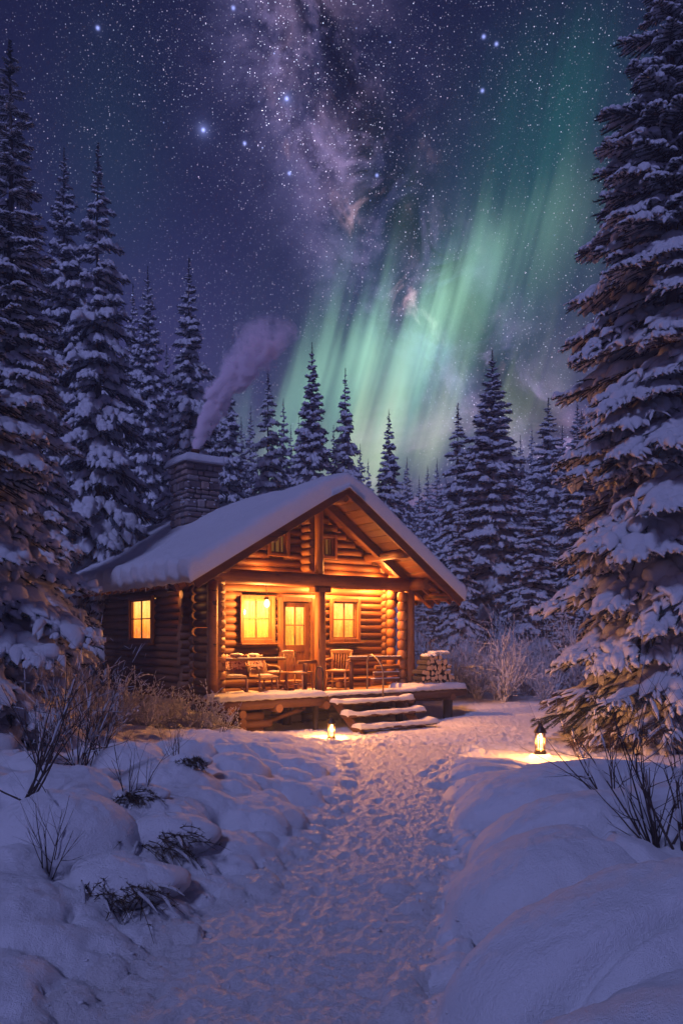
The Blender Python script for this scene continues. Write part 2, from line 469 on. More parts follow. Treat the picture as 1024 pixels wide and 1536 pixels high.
def lit_glass(name, col, strength):
    """glowing frosted glass that lets the lamp inside shine through"""
    m = bpy.data.materials.new(name); m.use_nodes = True; nt = m.node_tree; nt.nodes.clear()
    o = nt.nodes.new('ShaderNodeOutputMaterial'); ad = nt.nodes.new('ShaderNodeAddShader')
    t = nt.nodes.new('ShaderNodeBsdfTransparent'); t.inputs[0].default_value = (.9, .9, .9, 1)
    e = nt.nodes.new('ShaderNodeEmission'); e.inputs[0].default_value = (*col, 1); e.inputs[1].default_value = strength
    nt.links.new(t.outputs[0], ad.inputs[0]); nt.links.new(e.outputs[0], ad.inputs[1]); nt.links.new(ad.outputs[0], o.inputs[0])
    return m
M_FLAME = lit_glass("lamp_flame", (1.0, .66, .22), 1.5)
M_BULB = lit_glass("bulb_glow", (1.0, .72, .30), 3.0)
def glass_mat():
    m = bpy.data.materials.new("thin_glass"); m.use_nodes = True; nt = m.node_tree; nt.nodes.clear()
    o = nt.nodes.new('ShaderNodeOutputMaterial'); mx = nt.nodes.new('ShaderNodeMixShader')
    t = nt.nodes.new('ShaderNodeBsdfTransparent'); g = nt.nodes.new('ShaderNodeBsdfGlossy')
    g.inputs['Roughness'].default_value = .08; lw = nt.nodes.new('ShaderNodeLayerWeight'); lw.inputs[0].default_value = .5; fr_ = (S(nt, lw.outputs['Facing']) ** 5) * .6 + .03
    nt.links.new(fr_.v, mx.inputs[0]); nt.links.new(t.outputs[0], mx.inputs[1]); nt.links.new(g.outputs[0], mx.inputs[2])
    t.inputs[0].default_value = (.97, .95, .9, 1); nt.links.new(mx.outputs[0], o.inputs[0])
    return m
M_GLASS = glass_mat()
def curtain_mat(name, gain):
    m, nt, b = mat(name)
    co = objco(nt)
    n = noise(nt, objco(nt, (16, 16, 1.6)), 1.0, 4, .6)      # fold streaks in the glow colour, running down
    n2 = noise(nt, objco(nt, (30, 30, 22)), 1.0, 3, .6)
    tc = nt.nodes.new('ShaderNodeTexCoord'); sp = nt.nodes.new('ShaderNodeSeparateXYZ'); nt.links.new(tc.outputs['Object'], sp.inputs[0])
    up = S(nt, sp.outputs[2]).step(1.85, 2.60)          # upper half painted brighter, imitating light from a room lamp
    c = ramp(nt, n * .55 + n2 * .42 - .10 + up * .34, [(.34, (.50, .12, .010)), (.50, (.85, .27, .030)), (.66, (1.0, .40, .07)), (.84, (1.0, .58, .18))])
    nt.links.new(c, b.inputs['Emission Color']); b.inputs['Emission Strength'].default_value = gain
    b.inputs['Base Color'].default_value = (.25, .14, .05, 1)
    return m
M_CURT = curtain_mat("lit_curtain", 1.55)
M_CURT_HOT = curtain_mat("lit_curtain_bright", 2.5)
M_CURT_DIM = curtain_mat("dim_curtain", .14)
# ---------------------------------------------------------------- terrain
U = (math.cos(R(36)), math.sin(R(36))); V_ = (-math.sin(R(36)), math.cos(R(36)))
C0 = (0.113, 17.0)               # foot of the ridge line at the front barge boards
def cab(u, v, z=0): return Vector((C0[0] + u * U[0] + v * V_[0], C0[1] + u * U[1] + v * V_[1], z))
LANT1 = (-0.19, 15.0); LANT2 = (3.05, 12.3)
_rg = np.random.RandomState(5)
def path_c(y):
    return np.interp(y, [0, 2.5, 4.25, 5.4, 6.7, 8.2, 10.2, 12.5, 14.6, 17, 20], [-.95, -.8, -.52, -.2, .16, .44, .68, .85, 1.05, 1.9, 3.2])
def path_w(y):
    return np.interp(y, [0, 4.0, 6.7, 10.2, 12.5, 14.2, 16, 20], [1.12, 1.0, .73, .72, .95, 1.4, 2.0, 2.6])
BUMPS = []
def bumps_make():
    B = []
    # big wind drifts on the right: (px,py,depth guess, rx, ry, h, tilt)
    for x, y, rx, ry, h, rot in ((2.2, 9.4, 1.0, .70, .20, .15), (2.55, 8.2, 1.55, .85, .36, .25), (4.2, 7.4, 1.6, 1.2, .30, 0),
                                 (2.55, 6.55, 1.65, .80, .40, .2), (1.50, 5.35, .86, .66, .36, .35), (3.1, 5.6, 1.3, .8, .28, .1),
                                 (2.15, 4.15, 1.75, .72, .46, .28), (6.2, 10.3, 1.3, .8, .2, .2), (4.3, 9.0, 1.0, .5, .12, .3),
                                 (1.9, 3.1, 1.6, .6, .35, .2), (1.9, 10.6, .7, .4, .14, .4), (2.1, 11.4, .7, .35, .12, .1)):
        B.append((x, y, rx, ry, h, rot, 1))
    # snow pillows over buried brush on the left
    for k in range(470):
        y = 2.2 + 12 * _rg.rand() ** 1.05; pc = path_c(y); w = path_w(y)
        x = pc - w - .12 - (0.05 + _rg.rand() ** 1.3 * (1.2 + y * .42))
        d = pc - w - x
        r = _rg.uniform(.07, .20) if d < .45 or _rg.rand() < .35 else (_rg.uniform(.16, .30) if y < 6.5 else _rg.uniform(.20, .42))
        B.append((x, y, r * _rg.uniform(.9, 1.5), r * _rg.uniform(.7, 1.1), r * _rg.uniform(.38, .72) * (0.5 if y > 11 else 1), _rg.uniform(-.6, .6), 0))
    for x, y, r, h in ((-1.55, 6.9, .36, .22), (-1.75, 8.1, .48, .26), (-1.2, 8.6, .32, .2), (-2.15, 6.2, .5, .32), (-2.2, 5.0, .45, .22), (-1.95, 4.2, .34, .16), (-2.6, 7.2, .6, .3), (-.95, 7.5, .22, .15), (-.75, 8.4, .2, .15)):
        B.append((x, y, r * 1.2, r, h * (1.45 if y > 6 else .9), _rg.uniform(-.4, .4), 0))
    # small heaps where the path edge was thrown up
    for k in range(420):
        y = 2.4 + 12 * _rg.rand(); sd = -1 if _rg.rand() < .6 else 1
        x = path_c(y) + sd * (path_w(y) + _rg.normal(0.02, .13)); r = _rg.uniform(.04, .13)
        B.append((x, y, r * 1.2, r, r * .45, _rg.uniform(-1, 1), 0))
    return B
BUMPS = bumps_make()
# deep footprints
FEET = []
for k in range(420):
    y = 2.4 + 13 * _rg.rand(); x = path_c(y) + _rg.uniform(-1.0, 1.0) * path_w(y) * .92
    FEET.append((x, y, _rg.uniform(.03, .07), _rg.uniform(.04, .09), _rg.uniform(.004, .014), _rg.normal(0, .8)))
for k in range(46):                                    # two people's boot prints up the middle
    y = 2.8 + k * .27; FEET.append((float(path_c(y)) + (.13 if k % 2 else -.13) + _rg.normal(0, .04), y, .050, .12, .022, _rg.normal(0, .12)))
    y = 2.6 + k * .29; FEET.append((float(path_c(y)) - .42 * float(path_w(y)) + (.11 if k % 2 else -.11) + _rg.normal(0, .04), y, .048, .115, .018, _rg.normal(.1, .15)))
for k in range(160):
    y = _rg.uniform(13.5, 16.5); x = _rg.uniform(-.8, 5.0)
    FEET.append((x, y, .08, .14, _rg.uniform(.015, .04), _rg.normal(.6, .6)))

def H(x, y, detail=True):
    x = np.atleast_1d(np.asarray(x, float)).copy(); y = np.atleast_1d(np.asarray(y, float)).copy()
    pc, w = path_c(y), path_w(y)
    dl, dr = (pc - w) - x, x - (pc + w)
    d = np.maximum(dl, dr)                                  # >0 outside the path
    near = sstep(y, 15.5, 12.0)
    z = np.zeros_like(x)
    z += .30 * sstep(dl, -.05, 1.9) * near + .05 * sstep(dl, -.1, .18) * near
    z += .035 * np.clip(dl - 1, 0, 12) * sstep(y, 22, 13)
    z += .12 * sstep(dr, -.05, .9) * sstep(y, 11, 8) + .05 * sstep(dr, -.02, .16) * sstep(y, 12, 10) + .07 * sstep(dr, 1.5, 5) * sstep(y, 19, 14)
    z += .038 * np.clip(y - 19, 0, 60) + .0 * x
    z += .10 * fbm(x, y, .33, 3, 1.0) * sstep(d, 0, 1.5)
    # hollow below the porch, packed ground by the steps
    cu = (x - C0[0]) * U[0] + (y - C0[1]) * U[1]; cv = (x - C0[0]) * V_[0] + (y - C0[1]) * V_[1]
    under = sstep(cv, -.15, .35) * sstep(cv, 10.3, 9.3) * sstep(cu, -3.5, -2.9) * sstep(cu, 4.1, 3.5)
    stairs = sstep(cv, -1.9, -1.0) * sstep(cu, -1.2, -.5) * sstep(cu, 3.0, 2.0) * sstep(cv, 1.2, .2)
    z = z * (1 - under) + under * -.12
    z = z * (1 - stairs) + stairs * -.09
    side = sstep(cu, -2.9, -3.6) * sstep(cv, -.5, 1.0) * sstep(cv, 14, 9)
    z += .28 * side
    base = z.copy()
    def local(cx, cy, r):
        return np.nonzero((np.abs(x - cx) < r) & (np.abs(y - cy) < r))[0]
    for (cx, cy, rx, ry, h, rot, big) in BUMPS:
        idx = local(cx, cy, max(rx, ry) * 1.2)
        if not len(idx): continue
        c_, s_ = math.cos(rot), math.sin(rot); X = x[idx] - cx; Y = y[idx] - cy
        a = (X * c_ + Y * s_) / rx; b = (-X * s_ + Y * c_) / ry
        if detail:
            q = 1 + .16 * perlin((x[idx] + cx) * (2.2 if big else 3.5 / max(rx, .12) * .4), (y[idx] + cy) * (2.2 if big else 3.5 / max(rx, .12) * .4))
        else: q = 1
        r2 = (a * a + b * b) * q
        m = r2 < 1
        if big:
            ed = np.exp(-((np.sqrt(r2) - 1.03) / .06) ** 2) * sstep(x[idx] - path_c(y[idx]) - path_w(y[idx]), .05, .3); z[idx] -= .10 * ed
            dome = h * 1.55 * (1 - r2[m]) ** .42
            zz = z[idx[m]]; k = .05
            t = base[idx[m]] * .55 - .02 + dome
            hh = np.clip(.5 + .5 * (t - zz) / k, 0, 1); z[idx[m]] = zz * (1 - hh) + t * hh + k * hh * (1 - hh)
        else:
            bc = (.26 * sstep(path_c(cy) - path_w(cy) - cx, -.05, 1.6) * float(sstep(np.float64(cy), 15.5, 12)) if cx < path_c(cy) else base[idx[m]]) + .035 * max(path_c(cy) - path_w(cy) - cx - 1, 0)
            t = .35 * base[idx[m]] + .65 * bc + h * (1 - r2[m]) ** .5 * .9 + .02
            zz = z[idx[m]]; k = .05
            hh = np.clip(.5 + .5 * (t - zz) / k, 0, 1); z[idx[m]] = zz * (1 - hh) + t * hh + k * hh * (1 - hh)
    inp = sstep(d, .12, -.12)
    for (cx, cy, rx, ry, h, rot) in FEET:
        idx = local(cx, cy, ry * 1.6)
        if not len(idx): continue
        c_, s_ = math.cos(rot), math.sin(rot); X = x[idx] - cx; Y = y[idx] - cy
        a = (X * c_ - Y * s_) / rx; b = (X * s_ + Y * c_) / ry
        r2 = a * a + b * b
        z[idx] += -h * np.exp(-r2 ** 1.5) + h * .35 * np.exp(-((np.sqrt(r2) - 1.35) / .3) ** 2)
    if detail:
        yard = np.maximum(inp, sstep(y, 11.5, 13.5) * sstep(y, 24, 17) * sstep(np.abs(x - 2.2), 4.2, 2.5))
        z += yard * (.024 * fbm(x, y, 8.0, 5, 4.0, .76) + .02 * fbm(x, y, 1.8, 2, 14.0) + .012 * np.abs(perlin(x * 11 + 3, y * 16)) + .008 * np.abs(perlin(x * 23 + 3, y * 31)) + .012 * np.abs(perlin(x * 9, y * 9)) - .012 * np.abs(perlin(x * 15 + 9, y * 13)))
        z += (1 - yard) * (.034 * fbm(x, y, 2.1, 5, 9.0, .58) + .018 * np.abs(fbm(x, y, 6, 3, 3.0))) + (1 - yard) * sstep(dl, 0, .3) * .05 * (np.abs(fbm(x, y, 3.0, 3, 21.0)) )
        # wind ripples along the edges near the lanterns
        rip = sstep(y, 9.5, 11.5) * sstep(y, 16, 14.5) * (1 - inp)
        z += rip * .018 * np.sin((y * 6.5 + x * 2.0 + 2.2 * fbm(x, y, .9, 2, 6.0)))
    for (cx, cy) in (LANT1, LANT2):
        q = sstep(np.hypot(x - cx, y - cy), .34, .10)
        z = z * (1 - q) + q * float(LZ.get((cx, cy), 0))
    return z
LZ = {}
for L_ in (LANT1, LANT2): pass
LZ[LANT1] = -.03; LZ[LANT2] = .10
def h1(x, y): return float(H(x, y, False)[0])

def build_ground():
    def axis(lo, hi, segs):
        out = [lo]
        while out[-1] < hi:
            s = np.interp(out[-1], [a for a, _ in segs], [b for _, b in segs]); out.append(out[-1] + s)
        return np.array(out)
    xs = axis(-420, 420, [(-420, 60), (-60, 8), (-14, .9), (-7, .12), (-3.6, .036), (-2.5, .019), (3.2, .019), (4.5, .034), (8, .11), (14, .9), (60, 8), (420, 60)])
    ys = axis(-60, 900, [(-60, 15), (-8, 2), (0, .4), (2.6, .05), (3.3, .018), (6, .022), (10, .034), (15, .05), (18, .10), (25, .5), (45, 1.5), (100, 12), (900, 90)])
    X, Y = np.meshgrid(xs, ys, indexing='ij'); n, m = X.shape
    Z = H(X.ravel(), Y.ravel()).reshape(n, m)
    V = np.stack([X, Y, Z], -1).reshape(-1, 3)
    i = np.arange(n - 1)[:, None] * m; j = np.arange(m - 1)[None]
    q = np.stack([i + j, i + m + j, i + m + j + 1, i + j + 1], -1).reshape(-1, 4)
    cx = V[q].mean(1); inn = (np.abs(cx[:, 0] - path_c(cx[:, 1])) < path_w(cx[:, 1])) & (cx[:, 1] < 14.2) & (cx[:, 1] > -1)
    for nm, sel, mt in (("ground", ~inn, M_SNOW), ("path", inn, M_PATH)):
        f = q[sel]; used = np.unique(f); remap = np.zeros(len(V), int); remap[used] = np.arange(len(used))
        mb = MB(); mb.add(V[used], remap[f], 0, True); o = mb.build(nm, mt); tag(o, kind='structure')
    print("ground verts", len(V))
build_ground()
def build_clods():
    rs = np.random.RandomState(8); mb = MB(); r_ = random.Random(4); n = 900
    y = 2.6 + 11.5 * rs.rand(n) ** 1.3; sd = rs.choice((-1, 1), n)
    x = np.where(rs.rand(n) < .62, path_c(y) + sd * (path_w(y) + rs.normal(.0, .10, n)), path_c(y) + rs.uniform(-1, 1, n) * path_w(y))
    z = H(x, y)
    for k in range(n):
        r = .004 + .013 * rs.rand() ** 2; blob(mb, (x[k], y[k], z[k] + r * .05), (r * rs.uniform(.8, 1.5), r * rs.uniform(.8, 1.3), r * .6), r_, amp=.3, seg=7, ring=5, rot=rs.rand() * 3)
    o = mb.build('snow_clods', M_SNOW); tag(o, 'small crumbs of broken snow scattered on the path and along its edges', 'snow', None, 'stuff')
build_clods()
# ---------------------------------------------------------------- the cabin
LR = .094; LS = .1755
def roof_z(u):      # underside line of the roof boards at the gable
    return 5.05 + (.60 * u if u < 0 else -.69 * u)
VB = 9.9            # back end of the roof
UE_L, UE_R = -3.55, 3.38
WV = 2.05           # recessed front wall
GV = 1.56           # gable wall over the porch
def logs_along(mb, axis, fixed, a0, a1, z0, n, holes=(), jit=.10, rng=random, r=LR, cut=None):
    for k in range(n):
        z = z0 + k * LS; e0 = a0 - rng.uniform(0, jit); e1 = a1 + rng.uniform(0, jit)
        if cut:
            e0, e1 = cut(z, e0, e1)
            if e1 - e0 < .15: continue
        segs = [(e0, e1)]
        for (h0, h1_, zl, zh) in holes:
            if z + r * .6 > zl and z - r * .6 < zh:
                ns = []
                for s0, s1 in segs:
                    if h0 > s0 and h1_ < s1: ns += [(s0, h0), (h1_, s1)]
                    elif h0 <= s0 < h1_: ns += [(h1_, s1)]
                    elif h0 < s1 <= h1_: ns += [(s0, h0)]
                    else: ns.append((s0, s1))
                segs = ns
        for s0, s1 in segs:
            if s1 - s0 < .06: continue
            rr = r * rng.uniform(.95, 1.05)
            if axis == 'u': mb.log((s0, fixed, z), (s1, fixed, z), rr, 14, rng=rng)
            else: mb.log((fixed, s0, z), (fixed, s1, z), rr, 14, rng=rng)

def window(parent, name, axis, fixed, a0, a1, z0, z1, out, curt, fw=.085, cols=2, rows=2, sill=True, curtains=True, g=0.0):
    """frame box around a0..a1,z0..z1 on plane `fixed`; out = outward sign along the other axis"""
    def P(a, n, z): return (a, fixed + n * out, z) if axis == 'u' else (fixed + n * out, a, z)
    def D(a, n, z): return (a, n, z) if axis == 'u' else (n, a, z)
    f = MB(); w = a1 - a0; h = z1 - z0; am, zm = (a0 + a1) / 2, (z0 + z1) / 2
    for s in (-1, 1): f.box(P(am + s * (w / 2 + fw / 2), .145, zm), D(fw, .07, h + 2 * fw - .006), bev=.008)
    f.box(P(am, .147, z1 + fw / 2), D(w, .066, fw), bev=.008); f.box(P(am, .147, z0 - fw / 2), D(w, .066, fw), bev=.008)
    for s in (-1, 1): f.box(P(am + s * (w / 2 + .012), .02, zm), D(.024, .18, h), bev=0)
    f.box(P(am, .021, z1 + .012), D(w, .178, .024)); f.box(P(am, .021, z0 - .012), D(w, .178, .024))
    fr = f.build(name, M_TRIM, parent)
    sh = MB(); sw = .038
    for s in (-1, 1): sh.box(P(am + s * (w / 2 - sw / 2), .085 + g, zm), D(sw, .04, h), bev=.004)
    sh.box(P(am, .083 + g, z1 - sw / 2), D(w - 2 * sw, .038, sw)); sh.box(P(am, .083 + g, z0 + sw / 2), D(w - 2 * sw, .038, sw))
    for c in range(1, cols): sh.box(P(a0 + w * c / cols, .087 + g, zm), D(.030, .030, h - 2 * sw))
    for r_ in range(1, rows): sh.box(P(am, .0875 + g, z0 + h * (.52 if rows == 2 else r_ / rows)), D(w - 2 * sw, .022, .026))
    sh.build('sash', M_TRIM, fr)
    gl = MB(); gl.box(P(am, .078 + g, zm), D(w - .01, .006, h - .01)); gl.build('pane', M_GLASS, fr)
    if curtains:
        c = MB(); n = 60; aa = np.linspace(a0 - .01, a1 + .01, n)
        for k in range(1):
            off = -.01 + g * 2 + .022 * np.sin(aa * 62 + .6 * np.sin(aa * 17)) + .01 * np.sin(aa * 131)
            zz = np.linspace(z0 - .02, z1 + .02, 3)
            Vv = []
            for a_, o_ in zip(aa, off):
                for z_ in zz: Vv.append(P(a_, o_, z_))
            i = np.arange(n - 1)[:, None] * 3; j = np.arange(2)[None]
            q = np.stack([i + j, i + 3 + j, i + 4 + j, i + 1 + j], -1).reshape(-1, 4)
            c.add(Vv, q, 0, True)
        c.build('curtain', curt, fr)
    if sill:
        s_ = MB(); s_.box(P(am, .20, z0 - fw - .018), D(w + 2 * fw + .06, .16, .036), bev=.006); s_.build('sill', M_TRIM, fr)
    return fr

def build_cabin():
    rng = random.Random(3)
    root = empty('log_cabin', (C0[0], C0[1], 0), R(36))
    tag(root, 'log cabin with glowing windows, stone chimney and thick snow on its gabled roof', 'cabin')
    # --- walls
    Z0, NL = .58, 13
    # left wall
    wl = MB(); lw = (3.85, 5.15, 1.80, 2.75)
    logs_along(wl, 'v', -2.62, 1.86, 9.2, Z0, 17, [(lw[0] - .02, lw[1] + .02, lw[2], lw[3])], jit=.06, rng=rng)
    wl.build('side_wall', [M_WY, M_END], root)
    wr = MB(); logs_along(wr, 'v', 2.62, 1.84, 9.2, Z0, 17, jit=.05, rng=rng); wr.build('side_wall', [M_WY, M_END], root)
    wb = MB(); logs_along(wb, 'u', 9.1, -2.85, 2.85, Z0 + LS / 2, 16, rng=rng); wb.build('back_wall', [M_WX, M_END], root)
    # front wall, openings
    w1 = (-1.43, -.71, 1.82, 2.72); dr = (-.42, .36, .66, 2.68); w2 = (1.00, 1.72, 1.82, 2.71)
    wf = MB(); logs_along(wf, 'u', WV, -2.84, 2.84, Z0 + LS / 2, 15, [w1, dr, w2], jit=.07, rng=rng)
    wf.build('front_wall', [M_WX, M_END], root)
    # porch wing wall of short logs behind the left post
    ww = MB(); logs_along(ww, 'v', -2.60, .86, 1.78, Z0, 15, jit=.03, rng=rng, r=.092); ww.build('wing_wall', [M_WY, M_END], root)
    # gable wall
    gw = MB(); g1 = (-1.02, -.62, 3.72, 4.14); g2 = (.34, .68, 3.74, 4.16)
    def cutg(z, a, b):
        t = z + .10
        return max(a, (t - 5.05) / .60), min(b, (5.05 - t) / .69)
    logs_along(gw, 'u', GV, -2.75, 2.75, 3.33, 10, [g1, g2], jit=0, rng=rng, cut=cutg); gw.build('gable_wall', [M_WX, M_END], root)
    gb = MB(); logs_along(gb, 'u', 9.1, -2.75, 2.75, 3.33, 10, [], jit=0, rng=rng, cut=cutg); gb.build('gable_wall', [M_WX, M_END], root)
    # front wall top course up to the gable: ceiling boards inside the porch
    cb = MB()
    for k in range(30):
        u = -2.55 + k * .176; cb.box((u, (GV + WV) / 2 + .12, 3.34 + rng.uniform(-.004, .004)), (.168, WV - GV - .0, .03), bev=.005)
    cb.build('porch_ceiling', M_WY, root)
    # windows
    window(root, 'window', 'u', WV, *w1, -1, M_CURT_HOT)
    window(root, 'window', 'u', WV, *w2, -1, M_CURT_HOT)
    window(root, 'window', 'v', -2.62, *lw, -1, M_CURT_HOT, g=.03)
    for g in (g1, g2):
        fr = window(root, 'gable_window', 'u', GV, *g, -1, M_CURT_DIM, fw=.075, cols=3, rows=1, sill=False)
    # door
    d0, d1, dz0, dz1 = dr; m = MB(); am = (d0 + d1) / 2
    for s in (-1, 1): m.box((am + s * (.39 + .055), WV - .15, (dz0 + dz1) / 2 + .05), (.11, .08, dz1 - dz0 + .1), bev=.008)
    m.box((am, WV - .153, dz1 + .055), (.78, .078, .11), bev=.008)
    m.box((am, WV - .12, dz0 + .01), (.78, .26, .05), bev=.01)
    m.build('door_frame', M_TRIM, root)
    d = MB(); yv = WV - .06
    d.box((d0 + .06, yv, 1.67), (.12, .05, 1.98), bev=.004); d.box((d1 - .06, yv, 1.67), (.12, .05, 1.98), bev=.004)
    d.box((am, yv, 2.61), (.54, .046, .10), bev=.004); d.box((am, yv, 1.60), (.54, .046, .16), bev=.004); d.box((am, yv, .78), (.54, .046, .2), bev=.004)
    d.box((am, yv, 1.2), (.06, .044, .66)); 
    for s in (-1, 1): d.box((am + s * .15, yv + .008, 1.2), (.235, .02, .65), bev=.01)
    door = d.build('door', M_TRIM, root)
    g = MB(); g.box((am, yv, 2.12), (.54, .006, .88)); g.build('pane', M_GLASS, door)
    s = MB(); s.box((am, yv - .004, 2.12), (.03, .03, .88)); s.box((am, yv - .004, 2.14), (.54, .028, .026)); s.build('sash', M_TRIM, door)
    c = MB(); n = 40; aa = np.linspace(d0 + .1, d1 - .1, n); Vv = []
    for a_ in aa:
        for z_ in (1.66, 2.1, 2.58): Vv.append((a_, WV + .02 + .015 * math.sin(a_ * 70), z_))
    i = np.arange(n - 1)[:, None] * 3; j = np.arange(2)[None]
    c.add(Vv, np.stack([i + j, i + 3 + j, i + 4 + j, i + 1 + j], -1).reshape(-1, 4)); c.build('curtain', M_CURT_HOT, door)
    h = MB(); h.tube([(am - .04, yv - .03, 1.50), (am - .04, yv - .075, 1.50), (am - .04, yv - .08, 1.42), (am - .04, yv - .03, 1.36)], .012, 8); h.box((am - .04, yv - .03, 1.44), (.05, .012, .2), bev=.004)
    h.build('handle', M_IRON, door)
    # --- porch posts
    def post(u, v, z0, z1, r, name='post'):
        p = MB(); p.log((u, v, z0), (u, v, z1), r, 14, rings=10, wob=.008, rng=rng); return p.build(name, [M_POST, M_END], root)
    pc = post(0, 1.0, .66, 2.97, .125)
    cp = MB(); cp.box((0, 1.0, 2.92), (.46, .26, .12), bev=.02); cp.build('capital', M_TRIM, pc)
    post(2.62, 1.0, .66, 2.98, .115)
    ps = MB()                                               # notched stacks of short logs at both corners
    for k in range(14):
        z = .74 + k * LS
        ps.log((-2.76, .96, z), (-2.42, .96, z + .002), LR * rng.uniform(.94, 1.1), 14, rings=3, rng=rng)
    ps.log((-2.74, .80, .66), (-2.74, .80, 3.0), .10, 12, rng=rng)
    ps.build('corner_post', [M_BEAM, M_END], root)
    pr = MB()
    for k in range(10):
        z = .74 + k * .232; pr.lathe([(0.0, z - .116), (.085, z - .113), (.118, z - .06), (.122, z), (.114, z + .07), (.085, z + .113), (0, z + .116)], (2.40, 1.02, 0), 14)
    pr.build('notched_post', M_POST, root)
    ps2 = MB()
    for k in range(10):
        z = .78 + k * .236; ps2.lathe([(0.0, z - .118), (.08, z - .113), (.12, z - .06), (.125, z), (.114, z + .07), (.08, z + .113), (0, z + .118)], (2.62, 1.70, 0), 14)
    ps2.build('notched_post', M_POST, root)
    # --- beams
    b = MB(); b.log((-3.0, 1.0, 3.12), (3.05, 1.0, 3.12), .155, 18, wob=.02, rng=rng); b.build('porch_beam', [M_BEAM, M_END], root)
    b = MB(); b.log((2.62, .35, 3.13), (2.62, 2.2, 3.13), .15, 16, rng=rng); b.build('side_beam', [M_WY, M_END], root)
    b = MB(); b.log((-2.60, .5, 3.30), (-2.60, 2.0, 3.30), .14, 14, rng=rng); b.build('side_beam', [M_WY, M_END], root)
    k_ = MB(); k_.log((0, 1.04, 3.24), (0, 1.04, 4.86), .10, 14, wob=.006, rng=rng); kp = k_.build('king_post', [M_POST, M_END], root)
    ke = MB()
    for k in range(9):
        ke.log((-.12, 1.12, 3.42 + k * LS), (-.12, GV + .02, 3.42 + k * LS), .09, 12, rings=2, rng=rng)
    ke.build('cross_log_stub', [M_WY, M_END], root)
    # --- roof
    rf = MB()
    for sgn, ue in ((-1, UE_L), (1, UE_R)):
        n = 18; slope = .60 if sgn < 0 else -.69
        L = abs(ue) / math.cos(math.atan(abs(slope)))
        for k in range(n):                                  # soffit boards run along the ridge
            u0 = ue * (k / n); u1 = ue * ((k + 1) / n)
            um = (u0 + u1) / 2; w = abs(u1 - u0) / math.cos(math.atan(abs(slope))) - .006
            ang = math.atan(slope)
            rf.box((um, VB / 2 + .02, roof_z(um) + .02 + rng.uniform(-.003, .003)), (w, VB - .04, .035), Matrix.Rotation(-ang, 4, 'Y'), bev=.004)
    roof = rf.build('roof', M_WY, root)
    # common rafters and purlins
    def rafter(v, w, h, drop, name, u_lo=None, both=True, matl=M_WX, parent=root, u0=0.0):
        for sgn, ue in ((-1, UE_L), (1, UE_R)):
            slope = .60 if sgn < 0 else -.69; ang = math.atan(slope)
            ue2 = ue; um = (ue2 + u0) / 2; L = abs(ue2 - u0) / math.cos(ang)
            m_ = MB(); nx, nz = -math.sin(ang), math.cos(ang)
            c_ = (um - nx * drop, v, roof_z(um) - nz * drop)
            m_.box(c_, (L, w, h), Matrix.Rotation(-ang, 4, 'Y'), bev=.008); m_.build(name, matl, parent)
    rafter(-.012, .05, .20, .045, 'barge_board', matl=M_WX)
    rafter(-.05, .028, .10, -.05, 'barge_trim', matl=M_WX)
    rafter(.98, .14, .17, .095, 'rafter')
    for (u, r_) in ((-.02, .12), (-1.75, .095), (1.70, .10), (3.05, .09)):
        p = MB(); z = roof_z(u) - r_ - .02 - (.0 if abs(u) > .5 else .04)
        p.log((u, .05, z), (u, 2.0, z), r_, 14, rng=rng); p.build('purlin', [M_WY, M_END], root)
    rt = MB()                                               # rafter tails under the left eave
    ang = math.atan(.60)
    for k in range(24):
        v = .35 + k * .4
        rt.box((-3.18, v, roof_z(-3.18) - .05), (.80, .075, .11), Matrix.Rotation(-ang, 4, 'Y'), bev=.01)
    rt.build('rafter_tails', M_WX, roof)
    rt = MB(); ang = math.atan(-.69)
    for k in range(24):
        rt.box((3.0, .35 + k * .4, roof_z(3.0) - .05), (.85, .075, .11), Matrix.Rotation(-ang, 4, 'Y'), bev=.01)
    rt.build('rafter_tails', M_WX, roof)
    # --- roof snow
    ns, nv = 150, 260
    al, ar = math.cos(math.atan(.6)), math.cos(math.atan(.69))
    sl, sr = UE_L / al - .06, UE_R / ar + .05
    ss = np.linspace(0, 1, ns); ss = (1 - np.cos(ss * math.pi)) / 2 * .5 + ss * .5
    vs = np.linspace(0, 1, nv); vs = (1 - np.cos(vs * math.pi)) / 2 * .4 + vs * .6
    S_, Vv = np.meshgrid(sl + (sr - sl) * ss, -.10 + (VB + .15) * vs, indexing='ij')
    u = np.where(S_ < 0, S_ * al, S_ * ar); z = 5.10 + np.where(u < 0, .60 * u, -.69 * u)
    nxv = np.where(S_ < 0, -.515, .568); nzv = np.where(S_ < 0, .857, .823)
    k = np.tanh(S_ / .35); nxv = nxv * np.abs(k); nzv = np.sqrt(1 - nxv ** 2)
    T = .37 + .07 * fbm(S_ + 9, Vv, .5, 4, 2) + .02 * fbm(S_, Vv, 3.0, 3, 8)
    eL = (S_ - sl); eR = (sr - S_); eF = Vv + .10; eB = (VB + .05 - Vv)
    T = T * (1 + .25 * np.exp(-eL / .35))
    def rnd(e, r): t = np.clip(1 - e / r, 0, 1); return np.sqrt(np.maximum(1 - t * t, 0))
    fall = rnd(eL, .30) * rnd(eR, .22) * rnd(eF, .20) * rnd(eB, .3)
    lob = .075 * np.sin(Vv * 11 + 2.3 * fbm(Vv, Vv * 0, .8, 2, 3)) * np.exp(-eL / .4) + .05 * fbm(S_ * 2, Vv * 2.2, 3, 3, 5) * np.exp(-eL / .6)
    T = T * (fall * 1.0) + lob * rnd(eL, .15)
    T = np.maximum(T, .004)
    T -= .07 * np.exp(-(S_ / .5) ** 2)
    X = u + nxv * T; Zt = z + nzv * T
    bulge = np.sin(np.clip(eL / .3, 0, 1) * math.pi) * .05 + .045 * np.abs(perlin(Vv * 3.1, Vv * 0 + 4.2)) * np.exp(-eL / .18)
